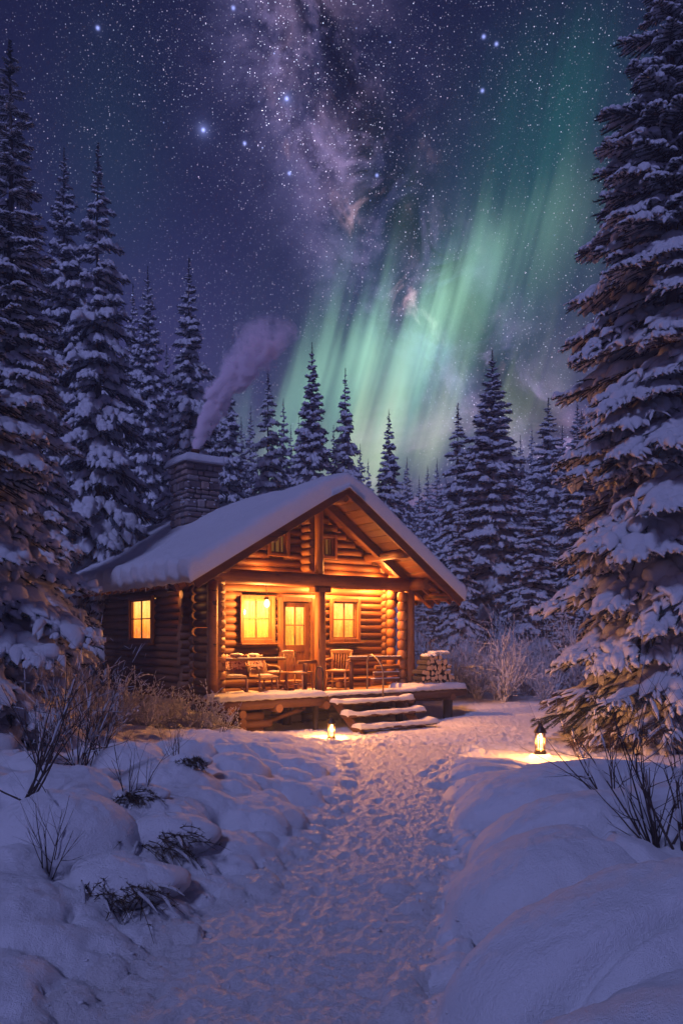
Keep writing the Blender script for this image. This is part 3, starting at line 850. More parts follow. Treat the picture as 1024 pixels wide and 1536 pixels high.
    X = X - bulge - .03 * np.exp(-eL / .1) ; droop = (.05 + .05 * fbm(Vv, Vv * 0, 2.2, 3, 1)) * np.exp(-eL / .07)
    Zt = Zt - droop
    Yt = Vv - .05 * np.sin(np.clip(eF / .2, 0, 1) * math.pi) - .0
    m_ = MB(); n, m2 = X.shape
    top = np.stack([X, Yt, Zt], -1).reshape(-1, 3); bot = np.stack([u, Vv, z - .02], -1).reshape(-1, 3)
    i = np.arange(n - 1)[:, None] * m2; j = np.arange(m2 - 1)[None]
    q = np.stack([i + j, i + m2 + j, i + m2 + j + 1, i + j + 1], -1).reshape(-1, 4); N = n * m2
    rg = np.array(list(range(m2)) + [a * m2 + m2 - 1 for a in range(1, n)] + [(n - 1) * m2 + a for a in range(m2 - 2, -1, -1)] + [a * m2 for a in range(n - 2, 0, -1)]); r2 = np.roll(rg, -1)
    m_.add(np.concatenate([top, bot]), np.concatenate([q, q[:, ::-1] + N, np.stack([rg, r2, r2 + N, rg + N], -1)]), 0, True)
    rs = m_.build('roof_snow', M_TSNOW, root)
    # icicles and melt drips along the left eave
    im, nt, b = mat('ice'); b.inputs['Base Color'].default_value = (.7, .75, .85, 1); b.inputs['Roughness'].default_value = .15; b.inputs['Transmission Weight'].default_value = .5
    for k in range(46):
        v = rng.uniform(.0, 9.5); L = rng.choice((.05, .07, .09, .12, .2)) * rng.uniform(.7, 1.2); u0 = UE_L - .03 + rng.uniform(-.02, .03)
        z0 = roof_z(UE_L) + .06; tt = np.linspace(0, 1, 5)
        ic = MB(); ic.tube([(u0, v, z0 - L * t) for t in tt], [.018 * (1 - t) ** .8 + .002 for t in tt], 6); ic.build('icicle', im, rs)
    # --- chimney
    build_chimney(root, rng)
    # --- deck
    build_deck(root, rng)
    return root

def build_chimney(root, rng):
    u0, u1, v0, v1 = -1.56, -.66, 4.50, 5.55; zb, zt = 3.7, 6.18
    st = MB(); um, vm = (u0 + u1) / 2, (v0 + v1) / 2
    st.box((um, vm, (zb + zt) / 2), (u1 - u0 - .07, v1 - v0 - .07, zt - zb), mi=1)
    def course(z, hgt, grow):
        for axis in ('u', 'v'):
            lo, hi = (u0, u1) if axis == 'u' else (v0, v1); lo -= grow; hi += grow
            for side in (0, 1):
                a = lo
                while a < hi - .02:
                    w = min(rng.uniform(.14, .42), hi - a)
                    if hi - a - w < .08: w = hi - a
                    hh = hgt * rng.uniform(.86, 1.02)
                    dd = .16 + rng.uniform(0, .05)
                    outp = rng.uniform(-.022, .028) + grow
                    if axis == 'u': c = (a + w / 2, (v0 - outp + dd / 2) if side == 0 else (v1 + outp - dd / 2), z + hgt / 2); d = (w - .016, dd, hh - .014)
                    else: c = ((u0 - outp + dd / 2) if side == 0 else (u1 + outp - dd / 2), a + w / 2, z + hgt / 2); d = (dd, w - .016, hh - .014)
                    base = st.n
                    st.box(c, d, Matrix.Rotation(rng.uniform(-.05, .05), 4, 'Y') @ Matrix.Rotation(rng.uniform(-.04, .04), 4, 'Z') @ Matrix.Rotation(rng.uniform(-.05, .05), 4, 'X'), 0, bev=rng.uniform(.018, .035))
                    a += w
    z = zb
    while z < zt - .16:
        h = rng.uniform(.10, .23); course(z, h, 0); z += h
    course(z, zt - z, .045)
    sm, nt, b = mat('fieldstone'); isl = island(nt); n = noise(nt, objco(nt), 9, 5, .65); n2 = noise(nt, objco(nt), 40, 4, .6)
    c = ramp(nt, isl, [(0, (.11, .085, .088)), (.3, (.26, .19, .175)), (.6, (.38, .26, .21)), (.8, (.24, .21, .22)), (1, (.5, .42, .38))])
    nt.links.new(mixc(nt, n * .7, c, (.06, .05, .053)), b.inputs['Base Color']); b.inputs['Roughness'].default_value = .85
    bump(nt, b, n + n2 * .4, .03)
    mm, nt, b = mat('mortar'); b.inputs['Base Color'].default_value = (.035, .03, .03, 1); b.inputs['Roughness'].default_value = .95
    ch = st.build('chimney', [sm, mm], root)
    cp = MB(); cp.box((um, vm, zt + .03), (u1 - u0 + .16, v1 - v0 + .16, .07), bev=.015); cp.build('cap', sm, ch)
    n = 26; a = np.linspace(-1, 1, n); X, Y = np.meshgrid(a, a, indexing='ij')
    e = np.minimum(1 - np.abs(X), 1 - np.abs(Y)); fall = np.sqrt(np.maximum(1 - np.clip(1 - e / .35, 0, 1) ** 2, 0))
    top = zt + .075 + (.19 + .03 * perlin(X * 1.7 + 3, Y * 1.7)) * fall
    melt = np.exp(-(((X - .1) / .24) ** 2 + ((Y - .0) / .24) ** 2) ** 2); top = top - .11 * melt
    cs = MB(); hx, hy = (u1 - u0) / 2 + .11, (v1 - v0) / 2 + .11
    wob = 1 + .02 * perlin(X * 3, Y * 3)
    cs.slab(um + X * hx * wob, vm + Y * hy * wob, top, np.full_like(top, zt + .05) - .04 * (1 - fall)); cs.build('cap_snow', M_TSNOW, ch)
    fl = MB(); fl.lathe([(.0, zt), (.10, zt), (.10, zt + .40), (.122, zt + .41), (.122, zt + .45), (.095, zt + .45), (.085, zt + .38), (0, zt + .3)], (um + .02, vm, 0), 18); fl.build('flue', M_RUST, ch)
    sb = MB()                                               # snow lodged on ledges
    for k in range(26):
        s = rng.random()
        if s < .55: c = (rng.uniform(u0, u1), v0 - .02, rng.uniform(4.5, 5.8))
        else: c = (u0 - .02, rng.uniform(v0, v1), rng.uniform(4.4, 5.8))
        blob(sb, c, (rng.uniform(.02, .06), rng.uniform(.02, .04), rng.uniform(.012, .025)), rng, seg=8, ring=5)
    for k in range(14):                                     # collar of drifted snow round the foot
        u = u0 - .05 + (u1 - u0 + .1) * k / 13
        blob(sb, (u, v0 - .02, roof_z(u) + .36), (.10, .09, .07), rng, seg=8, ring=5)
    tag(sb.build('ledge_snow', M_TSNOW, ch), kind='stuff')
M_RUST = metal("rusty_flue", (.16, .06, .035), .6)

def build_deck(root, rng):
    Zd = .65; u0, u1, v0 = -2.95, 3.62, .20
    dk = MB()
    n = int((u1 - u0) / .145)
    for k in range(n):
        u = u0 + (k + .5) * (u1 - u0) / n
        dk.box((u, (v0 + WV) / 2 + .03, Zd - .02), ((u1 - u0) / n - .008, WV - v0 + rng.uniform(-.02, .02), .04), bev=.004)
    deck = dk.build('porch_deck', M_DECK, root)
    fb = MB(); fb.log((u0 - .06, v0 + .02, .53), (-.42, v0 + .02, .53), .105, 12, rng=rng); fb.log((-.36, v0 + .0, .535), (u1 + .05, v0 + .0, .535), .10, 12, rng=rng)
    fb.build('edge_beam', [M_OLDX, M_END], deck)
    bb = MB()
    for u in (-2.7, -1.6, -.45, .7, 1.9, 3.2): bb.log((u, .10, .44), (u, 2.0, .44), .085, 10, rng=rng)
    bb.build('joists', [M_OLDY, M_END], deck)
    # log crib under the left end and stubby posts
    cr = MB()
    for k, z in enumerate((.02, .18, .34)):
        cr.log((-2.75, .26, z - .05), (-1.9 + .2 * (k % 2), .30, z - .05), .085, 10, rng=rng)
        cr.log((-2.45, .08, z + .02), (-2.45, 1.2, z + .02), .085, 10, rng=rng)
    cr.build('support_crib', [M_OLDX, M_END], deck)
    for (u, v, r_) in ((-.55, .36, .06), (3.25, .34, .115), (1.95, .6, .09), (3.3, 1.7, .1), (-.5, 1.6, .1)):
        p = MB(); p.log((u, v, -.25), (u, v, .46), r_, 12, wob=.004, rng=rng); p.build('support_post', [M_BARK, M_END], deck)
    br = MB(); br.log((-2.1, .9, -.1), (-.7, .55, .36), .05, 8, rng=rng); br.build('brace', [M_OLDX, M_END], deck); br = MB(); br.log((1.9, .75, .40), (3.2, .5, .36), .04, 8, rng=rng); br.build('brace', [M_OLDX, M_END], deck)
    # stone footing wall under the front wall (dark)
    sk = MB()
    for row in range(4):
        u = -2.8
        while u < 2.8:
            w = rng.uniform(.25, .5); sk.box((u + w / 2, WV - .05, -.2 + row * .19), (w - .02, .3, .18), None, 0, bev=.04); u += w
    m, nt, b = mat('footing_stone'); isl = island(nt)
    nt.links.new(ramp(nt, isl, [(0, (.04, .035, .035)), (1, (.12, .1, .095))]), b.inputs['Base Color']); b.inputs['Roughness'].default_value = .9
    sk.build('footing', m, deck)
    # snow lying on the deck: a front strip, thicker at the right end
    def strip(a0, a1, b0, b1, th, seed, name='deck_snow', z=Zd, edge=.09, parent=deck, soft=None):
        nu, nv = int((a1 - a0) / .03) + 2, max(12, int((b1 - b0) / .03) + 2)
        X, Y = np.meshgrid(np.linspace(a0, a1, nu), np.linspace(b0, b1, nv), indexing='ij')
        Y = Y + (Y - (b0 + b1) / 2) / (b1 - b0) * .12 * fbm(X, Y * 0, 1.6, 3, seed)
        e = np.minimum(np.minimum(X - a0, a1 - X), np.minimum((Y - Y[:, :1]), (Y[:, -1:] - Y)))
        fall = np.sqrt(np.maximum(1 - np.clip(1 - e / edge, 0, 1) ** 2, 0))
        t = th * (1 + .5 * fbm(X, Y, 2.2, 3, seed + 3)); 
        if soft is not None: t = t * soft(X, Y)
        top = z + .003 + np.maximum(t * fall, .001); bot = np.full_like(top, z + .001)
        front = np.exp(-(Y - Y[:, :1]) / .03)
        m_ = MB(); m_.slab(X, Y - .0, top, bot - .03 * front * (1 + perlin(X * 6, X * 0))); return m_.build(name, M_TSNOW, parent)
    strip(u0 - .02, -.44, v0 - .09, v0 + .62, .085, 1.0)
    strip(-.40, 2.1, v0 - .085, v0 + .34, .05, 2.0)
    strip(2.05, u1 + .05, v0 - .10, v0 + .95, .11, 3.0, soft=lambda X, Y: 1 + .9 * np.maximum(0, perlin(X * 2.3 + 5, Y * 2.3)))
    strip(2.7, u1 + .02, 1.1, 2.0, .10, 5.0)
    strip(-2.3, -1.2, 1.55, 1.9, .03, 6.0); strip(-.3, .9, 1.60, 1.88, .02, 7.0)
    # steps
    for k, (v, z, da, db) in enumerate(((-.02, .47, 0, 0), (-.36, .235, .03, .05), (-.70, .0, .08, .10))):
        a0, a1 = -.36 + da, 1.72 + db
        s = MB(); s.box(((a0 + a1) / 2, v, z), (a1 - a0, .30, .055), bev=.01)
        step = s.build('step', M_OLDX, root)
        strip(a0 - .03, a1 + .03, v - .17, v + .15, .052, 10 + k, 'step_snow', z + .028, .05, step, soft=lambda X, Y, a0=a0, a1=a1: 1 + .7 * np.exp(-((X - a0 - .06) / .12) ** 2) + .7 * np.exp(-((X - a1 + .08) / .13) ** 2))
    for u in (-.18, 1.5):
        st = MB(); ang = math.atan2(.235, .34)
        st.box((u, -.32, .15), (.06, 1.15, .20), Matrix.Rotation(ang, 4, 'X'), bev=.01); st.build('stringer', M_OLDY, root)
    # bent pipe handrails
    for u in (-.50, .95):
        h = MB(); P = [(u, .52, .66), (u, .52, 1.35), (u, .47, 1.45), (u, .36, 1.48), (u, .16, 1.38), (u, .02, 1.26), (u, -.04, 1.14), (u, -.05, 1.0), (u, -.04, .5)]
        if u < 0: P = [(u, .42, .66), (u, .42, 1.14), (u, .38, 1.22), (u, .30, 1.245), (u, .21, 1.22), (u, .17, 1.12), (u, .16, .66)]
        h.tube(P, .019, 8); h.build('handrail', M_IRON if u < 0 else M_RAILM, root)
    # log railings
    def rail(pts, r_, name='porch_rail', snowed=True, mt=M_WX):
        m_ = MB(); m_.log(pts[0], pts[1], r_, 10, rng=rng); o = m_.build(name, [mt, M_END], root)
        if snowed:
            a, b = np.array(pts[0]), np.array(pts[1]); t = np.linspace(0.01, .97, 40); s = MB()
            for k in range(26):
                q = a + (b - a) * rng.uniform(.02, .98); blob(s, q + np.array((0, 0, r_ * .9)), (.12, r_ * .9, .016), rng, amp=.1, seg=8, ring=5, rot=math.atan2(b[1] - a[1], b[0] - a[0]))
            s.build('rail_snow', M_TSNOW, o)
        return o
    rail([(-2.62, .93, 1.41), (-.95, .93, 1.40)], .030)
    rail([(-.60, 1.0, 1.31), (.0, 1.0, 1.32)], .045, snowed=False)
    rail([(.80, .98, 1.38), (2.5, .98, 1.36)], .045)
    for u in (-.42, .84):
        m_ = MB(); m_.log((u, .96, .66), (u, .96, 1.30), .05, 10, rng=rng); m_.build('rail_post', [M_WZ, M_END], root)
    for z in (.84, .99, 1.15): rail([(1.55 + (z - .8) * .2, 1.08, z), (2.5, 1.02, z)], .05, 'rail_slat', z < 1.1)
    rail([(2.62, 1.1, 1.36), (2.62, 1.9, 1.36)], .045, mt=M_WY, snowed=False)
    for z in (.9, 1.15): rail([(2.62, 1.1, z), (2.62, 1.9, z)], .04, 'rail_slat', mt=M_WY, snowed=False)
M_DECK = wood_mat("deck_plank", 1, (.10, .045, .02), (.24, .12, .05), (.38, .22, .10), .7)
M_RAILM = metal("worn_pipe", (.28, .20, .14), .5)
CABIN = build_cabin()
# ---------------------------------------------------------------- spruces
def flat_tube(P, w, hu, hd, seg=8):
    """tube with a flat-bottomed cushion section that always faces up"""
    P = np.asarray(P, float); n = len(P)
    T = np.gradient(P, axis=0); T[:, 2] *= .3; T /= np.linalg.norm(T, axis=1)[:, None] + 1e-9
    A = np.stack([-T[:, 1], T[:, 0], np.zeros(n)], -1); A /= np.linalg.norm(A, axis=1)[:, None] + 1e-9
    B = np.cross(T, A); B *= np.sign(B[:, 2:3] + 1e-9)
    a = np.arange(seg) / seg * 2 * math.pi; ca, sa = np.cos(a), np.sin(a)
    hv = np.where(sa[None] > 0, np.asarray(hu)[:, None], np.asarray(hd)[:, None]) * sa[None]
    V = P[:, None] + (np.asarray(w)[:, None] * ca[None])[..., None] * A[:, None] + hv[..., None] * B[:, None]
    i = np.arange(n - 1)[:, None] * seg; j = np.arange(seg)[None]; j2 = (j + 1) % seg
    f = np.stack([i + j, i + j2, i + seg + j2, i + seg + j], -1).reshape(-1, 4)
    return V.reshape(-1, 3), f
class Acc:
    def __init__(s): s.v, s.f, s.n = [], [], 0
    def add(s, v, f): s.v.append(v); s.f.append(np.asarray(f) + s.n); s.n += len(v)
    def get(s):
        if not s.v: return np.zeros((0, 3)), np.zeros((0, 3), int)
        return np.concatenate(s.v), np.concatenate(s.f)

def branch_template(rs, L, ntw, nn, nl, nw, srings, sseg, snow=1.0, droop=.28, bare=.12, hang=.5, woodseg=4, fing=0, RIBW=.036):
    """spruce bough growing along +x: needles (tris), snow (quads), wood (quads)"""
    N, Sn, Wd = Acc(), Acc(), Acc()
    t = np.linspace(0, 1, 12); yb = .05 * L * np.sin(t * 3 + rs.rand() * 6)
    def axis(tt): return np.stack([L * tt, np.interp(tt, t, yb), L * (-droop * tt ** 1.7 + .10 * tt ** 4)], -1)
    v, f = flat_tube(axis(t), .016 * L * (1 - t * .85) + .002, .016 * L * (1 - t * .85) + .002, .016 * L * (1 - t * .85) + .002, woodseg); Wd.add(v, f)
    twigs = []
    for k in range(ntw):
        tk = .10 + .88 * ((k + .5 * rs.rand()) / ntw)
        for sd in (-1, 1):
            prof = (1 - tk) ** .75 * min(1, (tk + .12) / .38)
            l = L * (.42 * prof + .10) * rs.uniform(.75, 1.2)
            ang = R(rs.uniform(42, 62)) * (1 - .35 * tk)
            p0 = axis(np.array([tk]))[0]
            twigs.append((p0, np.array((math.cos(ang), sd * math.sin(ang), 0)), l, sd, tk))
    twigs.append((axis(np.array([.9]))[0], np.array((1.0, 0, -.15)), L * .16, 1, .95))
    for p0, dr, l, sd, tk in twigs:
        dd = rs.uniform(.15, .5) * (1 if tk < .8 else .6)
        def tw(s, p0=p0, dr=dr, l=l, dd=dd): return p0 + np.outer(s, dr) * l + np.stack([.12 * l * s ** 2, 0 * s, -dd * l * s ** 1.6], -1)
        m = max(4, int(nn * l / (L * .4)))
        s = rs.rand(m) ** .85; base = tw(s)
        side = rs.choice((-1, 1), m)
        perp = np.array((-dr[1], dr[0], 0)); 
        nd = dr[None] * rs.uniform(.35, .9, m)[:, None] + perp[None] * (side * rs.uniform(.2, 1.0, m))[:, None]
        nd[:, 2] = -rs.uniform(-.25, 1.0, m) * hang * 1.4
        nd /= np.linalg.norm(nd, axis=1)[:, None]
        ln = nl * rs.uniform(.6, 1.3, m)
        wv = np.cross(nd, rs.normal(size=(m, 3))); wv /= np.linalg.norm(wv, axis=1)[:, None] + 1e-9
        tip = base + nd * ln[:, None]
        tri = np.stack([base + wv * nw * .5, base - wv * nw * .5, tip], 1).reshape(-1, 3)
        N.add(tri, np.arange(3 * m).reshape(-1, 3))
        v, f = flat_tube(tw(np.linspace(0, .95, 4)), np.full(4, .004 * L), np.full(4, .004 * L), np.full(4, .004 * L), 3); Wd.add(v, f)
        sr = np.linspace(.02, 1, 7); cr_ = tw(sr); wr = min(snow, 1.4) * RIBW * (.35 + .65 * l / (L * .45)) * L ** .6 * np.sqrt(np.maximum(1 - (2 * sr - 1) ** 4, .02)) * rs.uniform(.7, 1.25, 7)
        up_ = perp * 1.0; a_, b_ = cr_ + wr[:, None] * up_, cr_ - wr[:, None] * up_; a_[:, 2] -= .012 + wr * .25; b_[:, 2] -= .012 + wr * .25; cr_[:, 2] -= .004
        N.add(np.concatenate([a_, cr_, b_]), [t_ for k_ in range(6) for t_ in ((k_, k_ + 1, k_ + 7), (k_ + 1, k_ + 8, k_ + 7), (k_ + 7, k_ + 8, k_ + 14), (k_ + 8, k_ + 15, k_ + 14))])
        if rs.rand() < bare: continue

        e0, e1 = rs.uniform(0, .15), rs.uniform(.72, 1.0)
        ss = np.linspace(e0, e1, srings); q = (ss - e0) / (e1 - e0)
        pr = np.sqrt(np.maximum(1 - (2 * q - 1) ** 4, 0)) + .0
        lump = 1 + .30 * np.sin(q * rs.uniform(5, 11) + rs.rand() * 6) * (q * 1.2).clip(0, 1)
        w0 = snow * rs.uniform(.045, .075) * (.35 + .65 * l / (L * .45)) * L ** .6
        w = w0 * pr * lump + .0005; hu = w * rs.uniform(.75, 1.05); hd = w * .42
        c = tw(ss); c[:, 2] += .35 * w
        v, f = flat_tube(c, w, hu, hd, sseg); Sn.add(v, f)
        for k_ in range(fing):                      # finger-like snow on the side twiglets
            s0 = rs.uniform(.12, .92); b_ = tw(np.array([s0]))[0]; sg = rs.choice((-1, 1)); lf = l * rs.uniform(.16, .34)
            d_ = dr * rs.uniform(.6, 1.0) + perp * sg * rs.uniform(.5, 1.1); q_ = np.linspace(0, 1, 5)
            cf = b_ + np.outer(q_ * lf, d_); cf[:, 2] += .012 - q_ ** 2 * lf * rs.uniform(.3, .9)
            wf = w0 * rs.uniform(.32, .55) * np.sqrt(np.maximum(1 - (2 * q_ - 1) ** 4, .002)) * (1 + .25 * np.sin(q_ * 7 + rs.rand() * 6))
            v, f = flat_tube(cf, wf, wf, wf * .4, 6); Sn.add(v, f)
    # cushions of snow along the bough itself
    if snow > 0:
        for k in range(max(2, ntw // 3)):
            a = rs.uniform(.05, .75); b = a + rs.uniform(.18, .34); ss = np.linspace(a, min(b, 1), srings + 2); q = (ss - a) / (ss[-1] - a)
            pr = np.sqrt(np.maximum(1 - (2 * q - 1) ** 2, 0)); wm = snow * rs.uniform(.08, .135) * (1 - a * .5) * L ** .6
            c = axis(ss); w = wm * pr * (1 + .2 * np.sin(q * 9 + rs.rand() * 6)) + .0005; c[:, 2] += .45 * w; c[:, 1] += rs.uniform(-.04, .04) * L
            v, f = flat_tube(c, w, w * .72, w * .25, sseg); Sn.add(v, f)
    return N.get(), Sn.get(), Wd.get()

def make_spruce(seed, Ht, radius, z_lo, spacing, per, tmpl_hi, tmpl_lo, pitch=(28, -18), jitter=.16, arc=None, trunk_r=.16, trunk_seg=10, top_snow=True, keep=None, nmats=(0,)):
    """returns meshbuilders for trunk, crown, snow; radius(h) gives the bough length at height fraction"""
    rs = np.random.RandomState(seed); N, N2, Sn, Wd = Acc(), Acc(), Acc(), Acc()
    z = z_lo; k = 0
    while z < Ht - .12:
        h = z / Ht; Rr = radius(h)
        n = max(3, int(round(per * (.65 + .35 * min(1, Rr / radius(.15))))))
        a0 = rs.rand() * 6.28
        for j in range(n):
            a = a0 + j / n * 2 * math.pi + rs.normal(0, .16)
            l = Rr * rs.uniform(1 - jitter * 1.6, 1 + jitter * .6)
            if keep is not None and not keep(a, z): continue
            tl = tmpl_hi if l > .62 * radius(.2) or len(tmpl_lo) == 0 else tmpl_lo
            (nv, nf), (sv, sf), (wv, wf), L = tl[rs.randint(len(tl))]
            s = l / L; pt = R(pitch[1] + (pitch[0] - pitch[1]) * h ** 1.3 + rs.normal(0, 5))
            flip = rs.choice((-1, 1)); cp, sp = math.cos(pt), math.sin(pt); ca, sa = math.cos(a), math.sin(a)
            M = np.array([[ca, -sa, 0], [sa, ca, 0], [0, 0, 1]]) @ np.array([[cp, 0, -sp], [0, 1, 0], [sp, 0, cp]]) @ np.diag([s, s * flip, s])
            off = np.array((0, 0, z + rs.normal(0, spacing * .22)))
            (N2 if rs.rand() < nmats[0] else N).add(nv @ M.T + off, nf)
            if flip < 0: sfx = sf[:, ::-1]
            else: sfx = sf
            Sn.add(sv @ M.T + off, sfx); Wd.add(wv @ M.T + off, wf)
        z += spacing * (.55 + .45 * min(1, Rr / radius(.15))) * rs.uniform(.85, 1.15); k += 1
    # leader
    m = 90; zz = Ht - .75 + .85 * rs.rand(m); aa = rs.rand(m) * 6.28
    ln = (.05 + .16 * (Ht + .1 - zz)) * Ht / 12
    nd = np.stack([np.cos(aa) * .8, np.sin(aa) * .8, np.full(m, .35)], -1); b = np.stack([0 * zz, 0 * zz, zz], -1); wv = np.cross(nd, (0, 0, 1)) * .03
    N.add(np.stack([b + wv, b - wv, b + nd * ln[:, None]], 1).reshape(-1, 3), np.arange(3 * m).reshape(-1, 3))
    tr = MB(); zs = np.array([-.6, 0, .3, 1, Ht * .3, Ht * .6, Ht * .85, Ht + .12]); rr = trunk_r * np.array([1.5, 1.25, 1.05, .95, .72, .42, .18, .03])
    tr.tube(np.stack([.03 * np.sin(zs), .03 * np.cos(zs * 1.3), zs], -1), rr, trunk_seg)
    wv, wf = Wd.get(); tr.add(wv, wf, 0, True)
    cr = MB(); v, f = N.get(); cr.add(v, f, 0, False)
    if N2.v: v, f = N2.get(); cr.add(v, f, 1, False)
    sn = MB(); v, f = Sn.get(); sn.add(v, f, 0, True)
    return tr, cr, sn

def templates(seed, n, L, ntw, nn, nl, nw, srings, sseg, **k):
    rs = np.random.RandomState(seed)
    return [branch_template(rs, L, ntw, nn, nl, nw, srings, sseg, **k) + (L,) for _ in range(n)]
def place_tree(parts, name, loc, rz, label, cat='tree', group=None, sc=1.0):
    """parts: (trunk mesh, crown mesh, snow mesh)"""
    t = empty(name, loc, rz, sc); tag(t, label, cat, group)
    for nm, me in zip(('trunk', 'crown', 'snow_load'), parts):
        o = bpy.data.objects.new(nm, me); COL.objects.link(o); o.parent = t
    return t
def meshes(mbs, nm, mats):
    tr, cr, sn = mbs
    return (tr.mesh(nm + '_trunk', [M_BARK]), cr.mesh(nm + '_crown', mats), sn.mesh(nm + '_snow', [M_TSNOW]))

def profile(pts):
    hs = [a for a, _ in pts]; rs_ = [b for _, b in pts]
    return lambda h: float(np.interp(h, hs, rs_))
def wx(px, d): return (px - 512) / F * d
def build_trees():
    # foreground giants ------------------------------------------------
    hi = templates(1, 7, 2.2, 17, 210, .066, .0095, 7, 8, snow=1.45, droop=.36, bare=.08, hang=.9, fing=4, RIBW=.016)
    hib = templates(21, 5, 2.2, 17, 190, .07, .009, 6, 8, fing=1, RIBW=.010, snow=.55, droop=.22, bare=.45, hang=.7)
    hi2 = templates(31, 6, 2.2, 17, 190, .066, .0095, 7, 8, snow=1.6, droop=.34, bare=.04, hang=.9, fing=3, RIBW=.016)
    hi3 = templates(41, 6, 2.2, 17, 190, .066, .0095, 8, 9, snow=1.75, droop=.42, bare=.0, hang=.9, fing=5, RIBW=.018)
    lo = templates(2, 5, 1.1, 11, 130, .06, .009, 6, 7, fing=3, RIBW=.018, snow=1.25, droop=.24, bare=.15, hang=.7)
    RT = (5.85, 14.2); gz = h1(*RT)
    pr = profile([(0, 2.15), (.12, 2.15), (.35, 2.0), (.55, 1.7), (.7, 1.4), (.82, 1.0), (.93, .5), (1, .12)])
    a = make_spruce(101, 14.4, pr, 1.35, .40, 8, hi, lo, pitch=(6, -14), nmats=(.05,), trunk_r=.24)
    b = make_spruce(102, 14.4, profile([(0, 1.9), (.03, 2.1), (.1, 2.3), (.14, .5), (.2, .1)]), .30, .27, 9, hib, [], pitch=(2, -8), nmats=(.75,), keep=lambda an, z: z < 1.55, trunk_r=.2)
    mb = []
    for i in range(3):
        m_ = MB()
        for src in ((a[i], b[i]) if i else (a[i],)):
            base = m_.n; m_.V += src.V; m_.F += [(f + base, mi, s_) for f, mi, s_ in src.F]; m_.n += src.n
        mb.append(m_)
    place_tree(meshes(mb, 'right_giant', [M_NEEDLE, M_NEEDLE_B]), 'spruce_tree', (RT[0], RT[1], gz - .1), .4,
               'huge snow-loaded spruce with brown lower boughs rising behind the lantern on the right')
    LT = (-5.35, 10.6); gz = h1(*LT)
    pl = profile([(0, 2.35), (.15, 2.35), (.4, 1.85), (.7, 1.15), (.9, .5), (1, .1)])
    a = make_spruce(111, 7.3, pl, .55, .36, 8, hi3, lo, pitch=(14, -12), nmats=(.08,), trunk_r=.17)
    place_tree(meshes(a, 'left_giant', [M_NEEDLE, M_NEEDLE_B]), 'spruce_tree', (LT[0], LT[1], gz - .1), 1.0,
               'snow-heavy spruce closest on the left, its lowest bough reaching towards the cabin')
    L2 = (-6.95, 16.8); gz = h1(*L2)
    a = make_spruce(121, 14.0, profile([(0, 1.9), (.2, 1.75), (.5, 1.2), (.75, .72), (.92, .34), (1, .1)]), .8, .42, 8, hi2, lo, pitch=(12, -18), trunk_r=.2)
    place_tree(meshes(a, 'tall_left', [M_NEEDLE, M_NEEDLE_B]), 'spruce_tree', (L2[0], L2[1], gz - .1), 2.2,
               'tallest spruce at the left edge, its thin tip highest among the left trees')
    # middle-distance prototypes ---------------------------------------
    mh = templates(3, 6, 1.7, 11, 26, .12, .034, 5, 6, snow=1.85, droop=.30, bare=.12, hang=.8)
    ml = templates(4, 4, .8, 7, 18, .10, .03, 4, 6, snow=2.1, droop=.2, bare=.04, hang=.6)
    pm = profile([(0, 1.75), (.1, 1.75), (.3, 1.55), (.6, 1.08), (.85, .52), (.95, .2), (1, .06)])
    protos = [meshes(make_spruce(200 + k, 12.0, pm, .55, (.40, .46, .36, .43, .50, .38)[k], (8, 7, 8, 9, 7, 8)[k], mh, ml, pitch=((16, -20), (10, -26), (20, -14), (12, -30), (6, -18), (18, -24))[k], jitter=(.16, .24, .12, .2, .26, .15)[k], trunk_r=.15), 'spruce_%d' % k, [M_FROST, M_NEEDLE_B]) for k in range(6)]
    fh = templates(5, 5, 1.7, 7, 16, .17, .06, 4, 5, snow=2.4, droop=.32, bare=.05, hang=.8)
    fl = templates(6, 3, .8, 5, 10, .14, .05, 3, 5, snow=2.6, droop=.2, bare=.03, hang=.6)
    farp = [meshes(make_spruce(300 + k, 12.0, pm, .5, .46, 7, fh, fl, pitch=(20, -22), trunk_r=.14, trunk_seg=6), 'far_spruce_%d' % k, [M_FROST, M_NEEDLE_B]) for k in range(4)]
    def stand(px, top, d, hw, label, k, far=False, group=None, py=700):
        """a tree whose trunk is at px, tip at row top, half width hw px low down"""
        x, _, zt = W(px, top, d); g = h1(x, d); Ht = zt - g
        s = Ht / 12.0; sr = (hw / F * d) / 1.75
        t = place_tree((farp[k % 4] if far else protos[k % 6]), 'spruce_tree', (x, d, g), (k * 1.9) % 6.28, label, group=group, sc=(sr, sr, s))
        return t
    g = 'snowy spruces standing behind the cabin'
